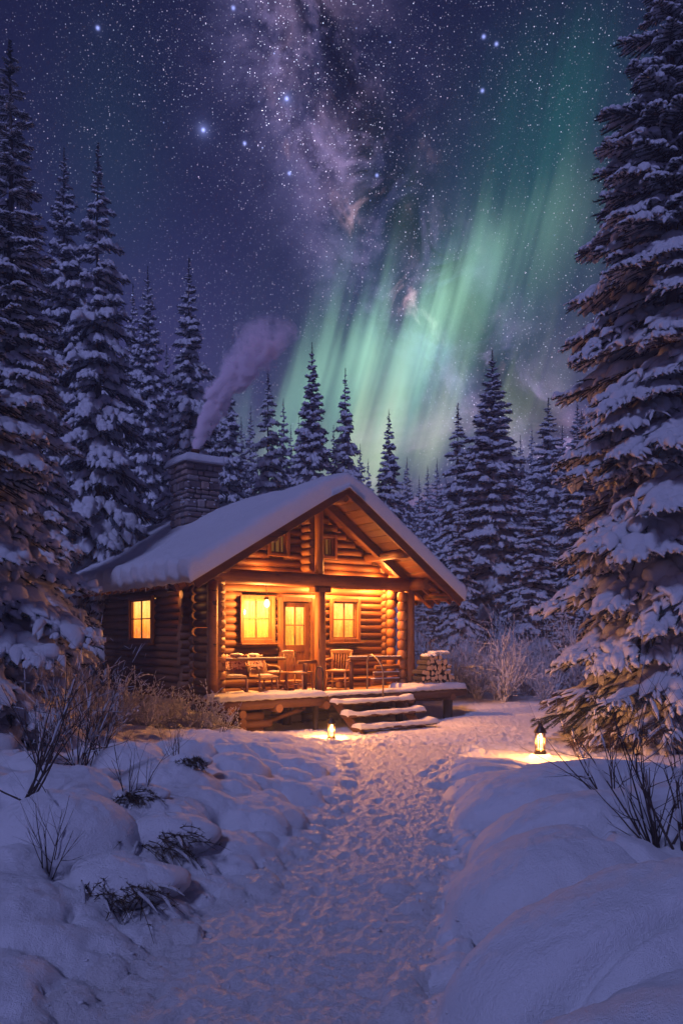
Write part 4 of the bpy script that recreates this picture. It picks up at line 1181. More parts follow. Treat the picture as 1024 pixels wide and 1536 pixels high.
    T = [(97, 230, 23, 92, 'tall dark spruce, left one of the tall pair left of the chimney', 0),
         (147, 222, 22, 100, 'tall dark spruce, right one of the tall pair whose boughs drop behind the cabin roof', 1),
         (222, 405, 33, 58, 'slim pale spruce between the tall pair and the spruce beside the chimney', 2),
         (200, 430, 37, 50, 'thin hazy spruce just behind and left of the slim pale spruce', 3),
         (284, 392, 27, 70, 'full spruce standing right behind the stone chimney', 3),
         (343, 540, 34, 42, 'dark narrow spruce whose tip shows through the chimney smoke', 0),
         (402, 555, 31, 52, 'pale snowy spruce just right of the drifting smoke, above the middle of the roof', 1),
         (468, 518, 30, 52, 'broad spruce with a double tip above the cabin ridge', 2),
         (518, 556, 31, 44, 'slender spruce right above the peak of the gable', 3),
         (583, 618, 33, 42, 'small neat spruce just right of the roof peak', 0),
         (686, 608, 29, 58, 'snowy spruce left of the tallest spruce right of the cabin', 1),
         (738, 530, 27, 82, 'tallest symmetrical spruce standing alone to the right of the cabin', 2),
         (822, 600, 31, 66, 'spruce with a needle-thin tip between the lone tall spruce and the foreground giant', 3),
         (872, 620, 25, 70, 'dark spruce half hidden behind the foreground giant on the right', 0),
         (688, 742, 24, 44, 'short frosted spruce standing right of the eave in front of taller trees', 1),
         (800, 735, 25, 62, 'short wide frosted spruce at the edge of the snowy clearing', 3)]
    for px, top, d, hw, lab, k in T: stand(px, top, d, hw, lab, k, group=g)
    gf = 'far spruces fading into the blue distance'
    FT = [(160, 470, 40, 50), (250, 520, 42, 46), (318, 560, 44, 40), (362, 628, 46, 30), (376, 612, 50, 30), (425, 600, 44, 34), (436, 640, 52, 26), (448, 628, 50, 26), (500, 640, 44, 34), (552, 690, 52, 24),
          (540, 668, 46, 28), (610, 688, 54, 26), (628, 715, 58, 22), (641, 700, 52, 26), (655, 690, 56, 24), (668, 715, 60, 22), (600, 735, 62, 22), (715, 640, 50, 30), (760, 668, 46, 32), (780, 655, 48, 28), (797, 640, 52, 26),
          (843, 640, 44, 36), (865, 600, 40, 44), (900, 640, 42, 40), (945, 600, 38, 46), (1000, 620, 40, 46), (120, 420, 44, 50), (60, 430, 42, 50), (20, 420, 42, 50), (-30, 430, 40, 50), (285, 560, 48, 36), (1050, 560, 38, 50)]
    for k, (px, top, d, hw) in enumerate(FT):
        stand(px, top, d, hw, 'distant snow-covered spruce, one of the small far ones between the nearer trees', k, True, gf)
    rs = np.random.RandomState(77); gb = 'back row of the dark forest'
    for k in range(74):                                     # closing rows of the forest
        d = rs.uniform(38, 78); px = -120 + 1264 * ((k + rs.rand() * .8) / 74)
        top = 775 + rs.uniform(-45, 40) - (30 if px < 350 or px > 850 else 0)
        stand(px, top, d, rs.uniform(30, 44) * 40 / d + 6, 'snow-covered spruce in the packed back row of the forest', k, True, gb)
    for k, (px, d, hh, hw) in enumerate(((640, 27, 860, 40), (668, 30, 850, 42), (720, 31, 858, 40), (755, 28, 880, 34), (775, 30, 840, 40), (850, 24, 870, 40), (835, 29, 800, 44), (700, 34, 810, 42), (612, 33, 830, 40), (590, 36, 820, 40), (880, 27, 780, 50))):
        stand(px, hh, d, hw, 'young frosted spruce in the thicket at the edge of the clearing', k, False, 'young spruces at the forest edge')
build_trees()
# ---------------------------------------------------------------- shrubs
def grow(rs, mbw, mbs, p, d, L, r, depth, snow, curve=.25, seg=5, nseg=5, spread=.55, kidn=(2, 4), upb=.15):
    P = [np.array(p)]; dd = np.array(d) / np.linalg.norm(d)
    for k in range(nseg):
        dd = dd + rs.normal(0, curve / nseg ** .5 * .6, 3) + np.array((0, 0, upb / nseg)); dd /= np.linalg.norm(dd)
        P.append(P[-1] + dd * L / nseg)
    P = np.array(P); t = np.linspace(0, 1, len(P)); rr = r * (1 - .7 * t)
    mbw.tube(P, rr, seg)
    if snow > 0:
        for k in range(len(P) - 1):
            if rs.rand() < snow:
                q = np.linspace(0, 1, 5); c = P[k] + (P[k + 1] - P[k]) * (q * rs.uniform(.7, 1.15))[:, None]
                w = (1.7 if snow > .8 else 1) * (r * rs.uniform(1.2, 2.0) * (1 - .4 * t[k]) + .004 * snow) * np.sqrt(1 - (2 * q - 1) ** 4 + .0001)
                c[:, 2] += w * .6; v, f = flat_tube(c, w, w * 1.1, w * .7, 5); mbs.add(v, f)
    if depth > 0:
        n = rs.randint(*kidn) if kidn[1] > kidn[0] else kidn[0]
        for k in range(n):
            i = rs.randint(1, len(P)); d2 = (P[i] - P[i - 1]); d2 /= np.linalg.norm(d2)
            d2 = d2 + rs.normal(0, spread, 3); d2[2] += .1
            grow(rs, mbw, mbs, P[i], d2, L * rs.uniform(.4, .7), rr[i] * .75, depth - 1, snow, curve, max(3, seg - 1), max(3, nseg - 1), spread, kidn, upb)
def shrub(seed, loc, label, stems, L, r, depth, snow, fan=.5, name='bare_shrub', lean=(0, 0), frost=None, group=None, mt=None, kidn=(2, 4), upb=.15, curve=.25):
    rs = np.random.RandomState(seed); w, s = MB(), MB()
    for k in range(stems):
        a = rs.rand() * 6.28; q = rs.rand() ** .6 * fan
        d = (math.cos(a) * q + lean[0], math.sin(a) * q + lean[1], 1.0)
        grow(rs, w, s, (math.cos(a) * .06 * rs.rand(), math.sin(a) * .06 * rs.rand(), -.08), d, L * rs.uniform(.55, 1.1), r * rs.uniform(.7, 1.1), depth, snow, curve=curve, kidn=kidn, upb=upb)
    e = empty(name, loc); tag(e, label, 'shrub', group)
    w.build('stems', mt or M_TWIG, e)
    if s.V: tag(s.build('snow_dusting', frost or M_TSNOW, e), kind='stuff')
    return e
M_HOAR = bark('hoar_coated_twig', (.09, .11, .17), (.42, .50, .66))
def at(px, d): x = wx(px, d); return (x, d, h1(x, d))
def build_shrubs():
    # dark bare stems, right foreground
    shrub(1, at(985, 5.7), 'tall dark leafless shrub fanning out at the right edge above the snow drifts', 13, 1.05, .011, 2, .12, .75, lean=(-.25, 0), kidn=(2, 4))
    shrub(2, at(1030, 5.5), 'dark bare stems half cut off by the right edge of the photo', 9, 1.15, .011, 2, .12, .5, lean=(-.05, 0), kidn=(2, 4))
    shrub(3, at(915, 7.2), 'thin arching bare shrub between the right lantern and the dark shrub', 7, .85, .008, 2, .10, .8, lean=(-.35, 0), kidn=(2, 3))
    shrub(4, at(870, 12.8), 'small lit twigs under the giant spruce beside the right lantern', 8, .7, .007, 2, .2, .8, kidn=(2, 3))
    # left foreground
    shrub(5, at(20, 6.4), 'long dark forked stem leaning right at the left edge of the snow bank', 4, 1.25, .013, 2, .12, .30, lean=(.45, 0), kidn=(2, 4))
    shrub(6, at(120, 7.6), 'loose tall bare shrub with fine dark twigs on the left snow bank', 9, 1.05, .009, 2, .25, .5, lean=(.12, 0), kidn=(3, 5))
    shrub(7, at(60, 8.8), 'dense thin-twigged shrub powdered with snow below the left spruce', 10, 1.1, .009, 2, .45, .6, kidn=(3, 5))
    shrub(8, at(150, 9.8), 'upright cluster of thin stems at the foot of the nearest left spruce', 10, 1.0, .008, 2, .4, .45, kidn=(3, 5))
    shrub(9, at(200, 7.0), 'small wiry shrub with curved twigs in the middle of the left bank', 6, .62, .007, 2, .15, .7, lean=(.15, 0), kidn=(2, 4))
    shrub(10, at(75, 5.6), 'sparse dry stems rising from the snow at the lower left', 5, .75, .006, 2, .15, .6, lean=(.2, 0), kidn=(2, 4))
    shrub(11, at(265, 9.4), 'few fine twigs standing on the left bank halfway to the cabin', 6, .6, .006, 2, .2, .7, kidn=(2, 4))
    shrub(12, at(330, 12.6), 'thin dead stalks in the snow in front of the left end of the porch', 6, .5, .006, 2, .35, .7, kidn=(2, 4))
    shrub(13, at(110, 10.9), 'tangle of snowy thin stems under the tip of the lowest left bough', 10, 1.0, .008, 2, .5, .8, kidn=(3, 5))
    # snow-coated bushes beside the cabin
    W_ = M_TSNOW
    k = 20
    for px, d, L, lab in ((190, 14.2, .75, 'wide snow-coated bush in front of the side window, left one'), (238, 14.6, .75, 'white-twigged bush just below the lit side window'), (268, 14.2, .62, 'frosted bush between the side window and the porch corner'),
                          (300, 14.0, .62, 'little white bush touching the left end of the porch'), (325, 14.3, .42, 'tiny frosted sprig against the left porch support'), (150, 13.4, 1.1, 'snow-coated bush under the low bough of the left spruce'), (95, 12.2, 1.0, 'snow-laden bush deep in the shade under the left spruce'), (215, 13.2, .6, 'low frosted bush leaning over the snow near the cabin')):
        shrub(k, at(px, d), lab, 16, L, .010, 2, .9, 1.5, 'frosted_shrub', kidn=(3, 5), upb=.0, curve=.35, mt=M_HOAR); k += 1
    # frosted thicket at the far edge of the clearing
    rs = np.random.RandomState(9); protos = []
    for j in range(4):
        e = shrub(60 + j, (0, 0, 0), 'x', 16, 1.5, .014, 2, .9, .75, 'frosted_shrub', kidn=(3, 5), upb=.05, curve=.3, mt=M_HOAR); protos.append(e)
    kidl = [kids(p) for p in protos]
    n = 0
    for k in range(80):
        px = rs.uniform(560, 870); d = rs.uniform(21.5, 31)
        if px < 640: d = rs.uniform(24, 31)
        o = protos[n] if n < 4 else copy_tree(protos[n % 4], None, kidl[n % 4])
        n += 1
        o.location = at(px, d); o.rotation_euler = (0, 0, rs.rand() * 6); s = rs.uniform(.5, 1.2); o.scale = (s, s, s * rs.uniform(.85, 1.2))
        tag(o, 'hazy white frosted shrub in the thicket beyond the clearing', 'shrub', 'frosted shrubs of the thicket')
    # tufts of dark evergreen brush poking out under the snow pillows
    for sd, (px, d, s, lab) in enumerate(((238, 6.25, 1.35, 'dark needle tuft sticking out below a snow pillow near the path'), (170, 5.35, 1.4, 'ragged dead brush poking through the snow at the lower left'),
                                    (282, 8.1, .6, 'small dark hollow tuft under the left snow bank beside the path'), (205, 6.9, .8, 'dark brush buried under snow behind the needle tuft'))):
        r2 = np.random.RandomState(400 + sd); w, sn = MB(), MB()
        for q in range(46):
            a = r2.uniform(-1.9, 1.1); L = s * r2.uniform(.16, .36)
            d0 = np.array((math.cos(a) * .9, -abs(math.sin(a)) * .9 - .1, r2.uniform(-.25, .45))); p = np.array((r2.uniform(-.16, .16) * s, r2.uniform(-.05, .12) * s, r2.uniform(.0, .10) * s))
            tt = np.linspace(0, 1, 5); P = p + np.outer(tt * L, d0) + np.stack([0 * tt, 0 * tt, -.35 * L * tt ** 2], -1)
            w.tube(P, .0045 * (1 - .8 * tt) + .0006, 4)
            if r2.rand() < .14: 
                ww = .014 * np.sqrt(1 - (2 * tt - 1) ** 4 + 1e-4); c = P.copy(); c[:, 2] += ww * .6; v, f = flat_tube(c, ww, ww, ww * .5, 6); sn.add(v, f)
            b = P[1:4].repeat(7, 0); m = len(b); nd = r2.normal(size=(m, 3)) * .6 + d0; nd /= np.linalg.norm(nd, axis=1)[:, None]; wv = np.cross(nd, r2.normal(size=(m, 3))); wv /= np.linalg.norm(wv, axis=1)[:, None]
            tri = np.stack([b + wv * .003, b - wv * .003, b + nd * .05], 1).reshape(-1, 3); w.add(tri, np.arange(3 * m).reshape(-1, 3), 1, False)
        cp = MB(); rr_ = random.Random(sd)
        for q in range(4): blob(cp, (rr_.uniform(-.12, .12) * s, (.16 + rr_.uniform(-.02, .10)) * s, (.015 + rr_.uniform(0, .035)) * s), (.24 * s * rr_.uniform(.7, 1.2), .22 * s * rr_.uniform(.8, 1.1), .105 * s * rr_.uniform(.8, 1.2)), rr_, amp=.10, seg=26, ring=16, rot=rr_.uniform(-.5, .5))
        x = wx(px, d); e = empty('brush_tuft', (x, d, h1(x, d) + .02)); tag(e, lab, 'brush')
        w.build('twigs', [M_TWIG, M_NEEDLE_B], e); cp.build('snow_pillow', M_SNOW, e); tag(sn.build('snow_dusting', M_TSNOW, e), kind='stuff')
build_shrubs()

# ---------------------------------------------------------------- lanterns
def lamp(name, loc, energy, rad, col=(1.0, .38, .085), parent=None):
    l = bpy.data.lights.new(name, 'POINT'); l.energy = energy; l.shadow_soft_size = rad; l.color = col
    o = bpy.data.objects.new(name, l); COL.objects.link(o); o.location = loc
    if parent is not None: o.parent = parent
    return o
def lantern(loc, label, energy, rz=.3, sc=1.0):
    e = empty('ground_lantern', loc, rz, sc); tag(e, label, 'lantern', 'lanterns standing in the snow by the path')
    b = MB(); b.lathe([(0, 0), (.085, 0), (.09, .012), (.082, .03), (.066, .045), (0, .05)], seg=6)
    for k in range(6):
        a = k * math.pi / 3; b.tube([(.066 * math.cos(a), .066 * math.sin(a), .04), (.068 * math.cos(a), .068 * math.sin(a), .285)], .0055, 6)
    for z in (.05, .28): b.lathe([(.06, z), (.072, z), (.072, z + .012), (.06, z + .012), (.06, z)], seg=6)
    b.build('frame', M_IRON, e)
    c = MB(); c.lathe([(.0, .285), (.088, .288), (.086, .30), (.070, .335), (.050, .365), (.036, .378), (.030, .395), (.034, .40), (.020, .42), (.0, .424)], seg=18)
    c.build('cap', M_IRON, e)
    r = MB(); a = np.linspace(0, 2 * math.pi, 22); r.tube(np.stack([.026 * np.cos(a), 0 * a, .446 + .026 * np.sin(a)], -1), .005, 6, caps=False, up=(0, 1, 0)); r.build('ring', M_IRON, e)
    g = MB(); g.lathe([(.054, .055), (.058, .06), (.058, .28), (.054, .283)], seg=24); g.build('glass', M_GLASS, e)
    f = MB(); f.lathe([(0, .062), (.031, .062), (.034, .10), (.036, .16), (.033, .23), (.02, .262), (0, .27)], seg=14); f.build('flame_tube', M_FLAME, e)
    lamp('lantern_light', (0, 0, .17), energy, .05, parent=e)
    return e
lantern((LANT1[0], LANT1[1], LZ[LANT1]), 'small lit lantern standing in the snow before the porch steps', 210, .3, 1.0)
lantern((LANT2[0], LANT2[1], LZ[LANT2]), 'lit lantern standing in the snow under the big spruce right of the path', 200, .1, 1.12)

# hanging lamp by the left window
def porch_lamps():
    p = cab(-1.12, 1.42, 0); zt = 3.05
    e = empty('hanging_lamp', (p.x, p.y, 0), .2); tag(e, 'bright hanging porch lamp glaring in front of the left window', 'lamp')
    h = MB(); h.tube([(-.30, 0, 2.98), (-.24, 0, 3.06), (-.12, 0, 3.08), (-.02, 0, 3.0), (0, 0, 2.86), (0, 0, 2.74)], .010, 8); h.build('hook', M_IRON, e)
    c = MB(); c.lathe([(0, 2.76), (.03, 2.755), (.055, 2.72), (.075, 2.69), (.0, 2.695)], seg=18); c.build('lamp_cap', M_IRON, e)
    b = MB(); b.lathe([(0, 2.69), (.03, 2.685), (.055, 2.64), (.062, 2.59), (.05, 2.545), (.025, 2.52), (0, 2.515)], seg=20); b.build('bulb', M_BULB, e)
    lamp('lamp_light', (0, -.0, 2.44), 450, .07, (1.0, .38, .085), e)
    # small bulbs set on top of the porch beam, washing the gable and ceiling
    for k, (u, v, z, pw, lab) in enumerate(((-1.25, 1.24, 3.225, 45, 'small bulb on the porch beam left of the king post'), (.95, 1.24, 3.225, 50, 'small bulb on the porch beam right of the king post'), (1.9, 1.27, 3.225, 60, 'small bulb on the porch beam near its right end'))):
        q = cab(u, v, z); e = empty('beam_lamp', (q.x, q.y, 0)); tag(e, lab, 'lamp', 'bulbs on the porch beam')
        b = MB(); b.lathe([(0, z - .035), (.02, z - .03), (.028, z), (.02, z + .025), (0, z + .03)], seg=12); b.build('bulb', M_BULB, e)
        s = MB(); s.lathe([(0, z - .10), (.03, z - .10), (.03, z - .05), (.018, z - .035), (0, z - .035)], seg=12); s.build('socket', M_IRON, e)
        lamp('bulb_light', (0, 0, z + .05), pw, .05, (1.0, .36, .08), e)
    # eave lamp on the side wall by the corner
    q = cab(-2.95, 2.3, 0); e = empty('eave_lamp', (q.x, q.y, 0), R(36)); tag(e, 'small bracket lamp under the left eave beside the cabin corner', 'lamp')
    h = MB(); h.tube([(.22, 0, 2.98), (.10, 0, 3.04), (0, 0, 3.0), (-.02, 0, 2.92)], .012, 8); h.build('bracket', M_IRON, e)
    c = MB(); c.lathe([(0, 2.95), (.03, 2.945), (.09, 2.85), (.085, 2.845), (0, 2.90)], (-.02, 0, 0), 16); c.build('lamp_shade', M_IRON, e)
    b = MB(); b.lathe([(0, 2.90), (.02, 2.89), (.025, 2.87), (0, 2.85)], (-.02, 0, 0), 12); b.build('bulb', M_BULB, e)
    lamp('eave_light', (-.02, 0, 2.84), 14, .04, (1.0, .42, .11), e)
    # round lamp under the porch ceiling between door and right window
    for (u, pw, lab) in ((.75, 820, 'round ceiling lamp hidden behind the porch beam right of the door'), (2.2, 440, 'round ceiling lamp near the right end of the porch')):
        q = cab(u, 1.70, 3.33); e = empty('ceiling_lamp', (q.x, q.y, 0)); tag(e, lab, 'lamp')
        b = MB(); b.lathe([(0, 3.32), (.10, 3.318), (.11, 3.30), (.09, 3.27), (0, 3.265)], seg=20); b.build('diffuser', M_FLAME, e)
        r = MB(); r.lathe([(.10, 3.325), (.125, 3.322), (.125, 3.30), (.112, 3.295)], seg=20); r.build('rim', M_BRASS, e)
        lamp('ceiling_light', (0, 0, 3.18), pw, .08, (1.0, .36, .08), e)
porch_lamps()

# ---------------------------------------------------------------- porch furniture
M_CHAIR = wood_mat("chair_wood", 2, (.14, .06, .025), (.30, .15, .07), (.45, .26, .13), .6)
def wicker_mat():
    m, nt, b = mat('wicker'); co = objco(nt)
    w = nt.nodes.new('ShaderNodeTexWave'); w.inputs['Scale'].default_value = 14; w.inputs['Distortion'].default_value = 1.5; nt.links.new(objco(nt, (1, 1, 1)), w.inputs[0])
    w2 = nt.nodes.new('ShaderNodeTexWave'); w2.bands_direction = 'Z'; w2.inputs['Scale'].default_value = 14; w2.inputs['Distortion'].default_value = 1.5; nt.links.new(co, w2.inputs[0])
    f = S(nt, w.outputs[1]) * .5 + S(nt, w2.outputs[1]) * .5
    nt.links.new(ramp(nt, f, [(.25, (.05, .02, .01)), (.5, (.28, .13, .06)), (.8, (.55, .36, .22))]), b.inputs['Base Color']); b.inputs['Roughness'].default_value = .8
    bump(nt, b, f, .02); return m
M_WICK = wicker_mat()
def snowpatch(mb, c, r, rng): blob(mb, c, r, rng, amp=.1, seg=12, ring=7)
def wicker_chair(u, v, rz, label):
    rng = random.Random(int(u * 100)); p = cab(u, v, .66); e = empty('wicker_chair', p, R(36) + rz); tag(e, label, 'chair')
    # curved woven shell back (faces -y)
    n, m = 26, 12; a = np.linspace(-1.15, 1.15, n); h = np.linspace(0, 1, m); A, Hh = np.meshgrid(a, h, indexing='ij')
    topz = .80 - .22 * (np.abs(A) / 1.15) ** 2.2
    X = .30 * np.sin(A) * (1 + .10 * Hh); Y = .27 * np.cos(A) * (1 + .0 * Hh) + .10 * Hh; Z = .34 + (topz - .34) * Hh
    bk = MB()
    v1 = np.stack([X, Y, Z], -1).reshape(-1, 3); v2 = np.stack([X * .90, Y * .90 - .01, Z], -1).reshape(-1, 3)
    i = np.arange(n - 1)[:, None] * m; j = np.arange(m - 1)[None]; q = np.stack([i + j, i + m + j, i + m + j + 1, i + j + 1], -1).reshape(-1, 4)
    bk.add(v1, q, 0, True); bk.add(v2, q[:, ::-1], 0, True)
    rim = np.stack([X[:, -1] * .95, Y[:, -1] * .95, Z[:, -1] + .005], -1); bk.tube(rim, .026, 8); bk.build('backrest', M_WICK, e)
    s = MB(); s.box((0, -.02, .36), (.50, .50, .07), bev=.03); s.build('seat', M_WICK, e)
    for sx in (-1, 1):
        ar = MB(); ar.tube([(sx * .29, .16, .60), (sx * .31, .0, .585), (sx * .30, -.20, .57), (sx * .285, -.27, .50), (sx * .27, -.25, .36)], .022, 8); ar.build('armrest', M_WICK, e)
        for sy in (-1, 1):
            l = MB(); l.tube([(sx * .23, sy * .21, .34), (sx * .25, sy * .24, .04)], .021, 8); l.build('leg', M_CHAIR, e)
        rk = MB(); t = np.linspace(-1, 1, 12); rk.tube(np.stack([0 * t + sx * .25, t * .40, .028 + .09 * t ** 2 - .004], -1), .018, 8); rk.build('rocker', M_CHAIR, e)
    bl = MB(); n, m = 20, 14; a = np.linspace(-.75, .75, n); h = np.linspace(.35, 1.12, m); A, Hh = np.meshgrid(a, h, indexing='ij')
    hh = np.minimum(Hh, 1.0); X = .30 * np.sin(A) * 1.02; Y = .245 * np.cos(A) + .10 * hh - .035 + (Hh - hh) * .7 + .008 * np.sin(A * 23 + Hh * 9); Z = .34 + .49 * hh - (Hh - hh) * .15 + .012 * np.sin(A * 17)
    vv = np.stack([X, Y, Z], -1).reshape(-1, 3); i = np.arange(n - 1)[:, None] * m; j = np.arange(m - 1)[None]; q = np.stack([i + j, i + m + j, i + m + j + 1, i + j + 1], -1).reshape(-1, 4)
    bl.add(vv, q, 0, True); bl.add(vv + np.array((0, .016, -.004)), q[:, ::-1], 0, True); bl.build('throw_blanket', M_BLANK, e)
    sn = MB(); snowpatch(sn, (0, -.08, .40), (.20, .16, .03), rng); snowpatch(sn, (.02, .33, .83), (.16, .05, .03), rng); sn.build('snow_patch', M_TSNOW, e)
    return e
def blanket():
    m, nt, b = mat('plaid_blanket'); d, c = voro(nt, objco(nt), 26)
    n = noise(nt, objco(nt), 30, 3)
    nt.links.new(ramp(nt, c[0] * .7 + n * .3, [(.2, (.12, .03, .03)), (.45, (.45, .22, .15)), (.7, (.70, .52, .40)), (.9, (.2, .08, .06))]), b.inputs['Base Color']); b.inputs['Roughness'].default_value = .95; bump(nt, b, n, .02); return m
M_BLANK = blanket()
def wood_chair(u, v, rz, label, arms=False, table=False):
    rng = random.Random(int(u * 77)); p = cab(u, v, .66); e = empty('porch_chair', p, R(36) + rz); tag(e, label, 'chair')
    s = MB(); s.box((0, -.02, .43), (.50, .46, .035), bev=.012); s.build('seat', M_CHAIR, e)
    for sx in (-1, 1):
        l = MB(); l.tube([(sx * .21, -.20, .42), (sx * .23, -.23, .0)], [.022, .017], 8); l.build('leg', M_CHAIR, e)
        l = MB(); l.tube([(sx * .20, .19, .42), (sx * .22, .25, .0)], [.022, .017], 8); l.build('leg', M_CHAIR, e)
        q = MB(); q.tube([(sx * .21, .18, .42), (sx * .235, .27, .86 if not arms else .84)], [.02, .018], 8); q.build('back_post', M_CHAIR, e)
    b = MB(); b.box((0, .275, .86), (.56, .035, .085), bev=.015); b.build('top_rail', M_CHAIR, e)
    for k in range(7):
        x = -.18 + k * .06; w = MB(); w.tube([(x, .19, .44), (x * 1.08, .27, .83)], .010, 6); w.build('spindle', M_CHAIR, e)
    st = MB(); st.tube([(-.22, 0, .18), (.22, 0, .18)], .012, 6)
    for sx in (-1, 1): st.tube([(sx * .22, -.215, .17), (sx * .215, .22, .19)], .012, 6)
    st.build('stretcher', M_CHAIR, e)
    if arms:
        for sx in (-1, 1):
            a = MB(); a.tube([(sx * .235, .25, .70), (sx * .27, .05, .69), (sx * .28, -.20, .67), (sx * .27, -.26, .65)], [.022, .026, .028, .02], 8); a.build('armrest', M_CHAIR, e)
            a = MB(); a.tube([(sx * .235, -.19, .43), (sx * .27, -.19, .67)], .014, 6); a.build('arm_post', M_CHAIR, e)
    sn = MB(); snowpatch(sn, (0, -.04, .452), (.19, .15, .012), rng); snowpatch(sn, (0, .275, .905), (.24, .02, .014), rng); sn.build('snow_patch', M_TSNOW, e)
    return e
wicker_chair(-1.93, 1.35, -.5, 'wicker rocking chair with draped throw nearest the left porch corner')
wicker_chair(-1.42, 1.12, .15, 'woven rocking chair with patterned blanket beside the low porch table')
wood_chair(-.50, 1.10, .5, 'slat-backed wooden chair in front of the cabin door')
wood_chair(.72, 1.30, -.9, 'wooden armchair standing alone under the right window', arms=True)
def porch_table():
    p = cab(-.98, 1.28, .66); e = empty('side_table', p, R(36)); tag(e, 'low wooden table between the blanket chair and the slat-backed chair', 'table')
    t = MB(); t.box((0, 0, .44), (.46, .40, .035), bev=.01); t.build('tabletop', M_CHAIR, e)
    for sx in (-1, 1):
        for sy in (-1, 1):
            l = MB(); l.tube([(sx * .19, sy * .16, .42), (sx * .20, sy * .17, 0)], [.02, .016], 8); l.build('leg', M_CHAIR, e)
    s = MB(); s.box((0, 0, .15), (.36, .30, .02), bev=.006); s.build('shelf', M_CHAIR, e)
    sn = MB(); snowpatch(sn, (0, 0, .46), (.17, .14, .02), random.Random(1)); sn.build('snow_patch', M_TSNOW, e)
    for (u, lab) in ((-.6, 'low plank bench along the log wall left of the centre post'), (1.5, 'low plank bench under the right window')):
        p = cab(u, 1.74, .66); e = empty('bench', p, R(36)); tag(e, lab, 'bench')
        t = MB(); t.box((0, 0, .20), (1.1, .22, .05), bev=.012); t.build('seat', M_CHAIR, e)
        for sx in (-1, 1): l = MB(); l.box((sx * .45, 0, .087), (.06, .18, .174), bev=.008); l.build('leg', M_CHAIR, e)
porch_table()

# ---------------------------------------------------------------- firewood
def firewood():
    rng = random.Random(12); protos = []
    for k in range(6):
        m = MB(); n = 9; kind = k % 3; L = .36
        if kind == 0: pts = [(math.cos(a), math.sin(a)) for a in np.linspace(0, 2 * math.pi, 13)[:-1]]
        elif kind == 1: pts = [(-.9, -.55), (-.3, -.8), (.5, -.75), (.95, -.35), (.6, .35), (.05, .9), (-.5, .45)]
        else: pts = [(math.cos(a), max(math.sin(a), -.25) * 1.05) for a in np.linspace(0, 2 * math.pi, 13)[:-1]]
        pts = [(x * rng.uniform(.88, 1.08), y * rng.uniform(.88, 1.08)) for x, y in pts]; c = len(pts)
        V = [(x, -L / 2, y) for x, y in pts] + [(x * 1.03, 0, y * 1.03) for x, y in pts] + [(x, L / 2, y) for x, y in pts]
        V = [(x * .062, y, z * .062) for x, y, z in V]
        q = [(a, (a + 1) % c, c + (a + 1) % c, c + a) for a in range(c)] + [(c + a, c + (a + 1) % c, 2 * c + (a + 1) % c, 2 * c + a) for a in range(c)]
        m.addl(V, q, 0, False); base = m.n - len(V)
        m.F.append((np.array([list(range(c))[::-1]]) + base, 1, False)); m.F.append((np.array([[2 * c + a for a in range(c)]]) + base, 1, False))
        protos.append(m.mesh('firewood_log', [M_BARK, M_FIREEND]))
    g = 'split logs of the firewood stack'; rows = (8, 8, 7, 6, 5, 3); z = .72 + .05; tops = []
    for r_, n in enumerate(rows):
        for k in range(n):
            u = 2.46 + (k + (.5 if r_ % 2 else 0)) * .138 + rng.uniform(-.012, .012) + (.07 * (r_ - 1) if r_ > 1 else 0)
            s = rng.uniform(1.02, 1.3); o = bpy.data.objects.new('firewood_log', protos[rng.randrange(6)]); COL.objects.link(o)
            p = cab(u, .58 + rng.uniform(-.03, .03), z + rng.uniform(-.008, .008)); o.location = p
            o.rotation_euler = (0, rng.uniform(0, 6.28), R(36) + rng.uniform(-.06, .06)); o.scale = (s, 1, s)
            o.rotation_mode = 'ZYX' if 0 else 'XYZ'
            tag(o, 'short split log in the firewood stack on the right end of the porch', 'firewood', g)
            if r_ == len(rows) - 1 or k >= rows[r_ + 1]: tops.append((u, z))
        z += .120
    sn = MB()
    for (u, zz) in tops + [(3.0 + .12 * q, z - .06) for q in range(4)]:
        p = cab(u, .58, zz + .055); blob(sn, p, (.10, .19, .05), rng, amp=.12, seg=14, ring=8, rot=R(36))
    o = sn.build('woodpile_snow', M_TSNOW); tag(o, 'cap of snow lying on top of the firewood stack', 'snow', None, 'stuff')
firewood()

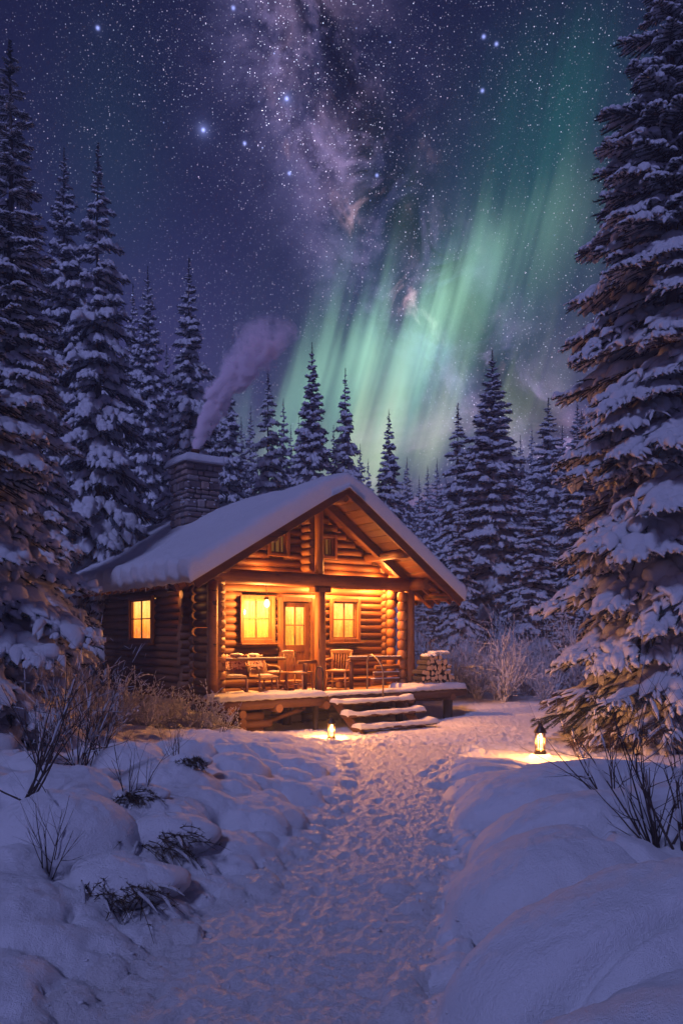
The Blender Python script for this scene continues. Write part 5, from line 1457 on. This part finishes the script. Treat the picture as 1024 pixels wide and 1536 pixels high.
# ---------------------------------------------------------------- chimney smoke
def smoke():
    base = cab(-1.09, 5.025, 0); z0 = 6.62; hgt = 3.5; lx = 2.0        # drifts to the east as it rises
    mb = MB(); n, sg = 22, 20; t = np.linspace(0, 1, n)
    P = np.stack([lx * t ** 1.15, .4 * t, hgt * t], -1); rr = .16 + 1.15 * t ** .8; rr[-1] *= .5
    mb.tube(P, rr * 1.25, sg, up=(0, 1, 0))
    m = bpy.data.materials.new('chimney_smoke'); m.use_nodes = True; nt = m.node_tree; nt.nodes.clear()
    out = nt.nodes.new('ShaderNodeOutputMaterial'); pv = nt.nodes.new('ShaderNodeVolumePrincipled')
    nt.links.new(pv.outputs[0], out.inputs['Volume'])
    tc = nt.nodes.new('ShaderNodeTexCoord'); sp = nt.nodes.new('ShaderNodeSeparateXYZ'); nt.links.new(tc.outputs['Object'], sp.inputs[0])
    x, y, z = [S(nt, sp.outputs[i]) for i in range(3)]
    tt = (z / hgt).max(0.0001).min(1)
    nz = noise(nt, tc.outputs['Object'], 1.5, 5, .6, .6); nz2 = noise(nt, tc.outputs['Object'], 4.5, 4, .6)
    nb = noise(nt, tc.outputs['Object'], 1.1, 2, .5, 1.5)
    cx = lx * tt ** 1.15 + (nb - .5) * 2.8 * tt.min(.45) + (nz - .5) * 1.2 * tt; cy = tt * .4; r = .09 + .70 * tt ** .75
    d2 = (sq((x - cx)) + sq(y - cy)) / sq(r)
    body = (1 - d2 * .95).sat()
    dens = body * (nz2 * 2.6 + nz * 1.8 - 1.90).max(0) * (1 - tt ** 1.3).sat() * tt.step(0, .01) * 150 / (tt * 3.0 + .5)
    nt.links.new(dens.v, pv.inputs['Density']); pv.inputs['Color'].default_value = (1.0, .90, .95, 1); pv.inputs['Anisotropy'].default_value = -.45
    o = mb.build('chimney_smoke', m, None, (base.x, base.y, z0)); tag(o, 'pale plume of smoke drifting right from the chimney flue', 'smoke', None, 'stuff')
smoke()
# ---------------------------------------------------------------- cold night haze
def haze():
    mb = MB(); mb.box((0, 448, 7.4), (940, 1100, 17.6))
    m = bpy.data.materials.new('night_haze'); m.use_nodes = True; nt = m.node_tree; nt.nodes.clear()
    out = nt.nodes.new('ShaderNodeOutputMaterial'); pv = nt.nodes.new('ShaderNodeVolumePrincipled')
    pv.inputs['Color'].default_value = (.72, .80, 1.0, 1); pv.inputs['Density'].default_value = HAZE_D
    nt.links.new(pv.outputs[0], out.inputs['Volume'])
    o = mb.build('haze', m); tag(o, kind='stuff')
    tag(o, 'thin blue night haze between the trees', 'haze')
HAZE_D = .0027
haze()
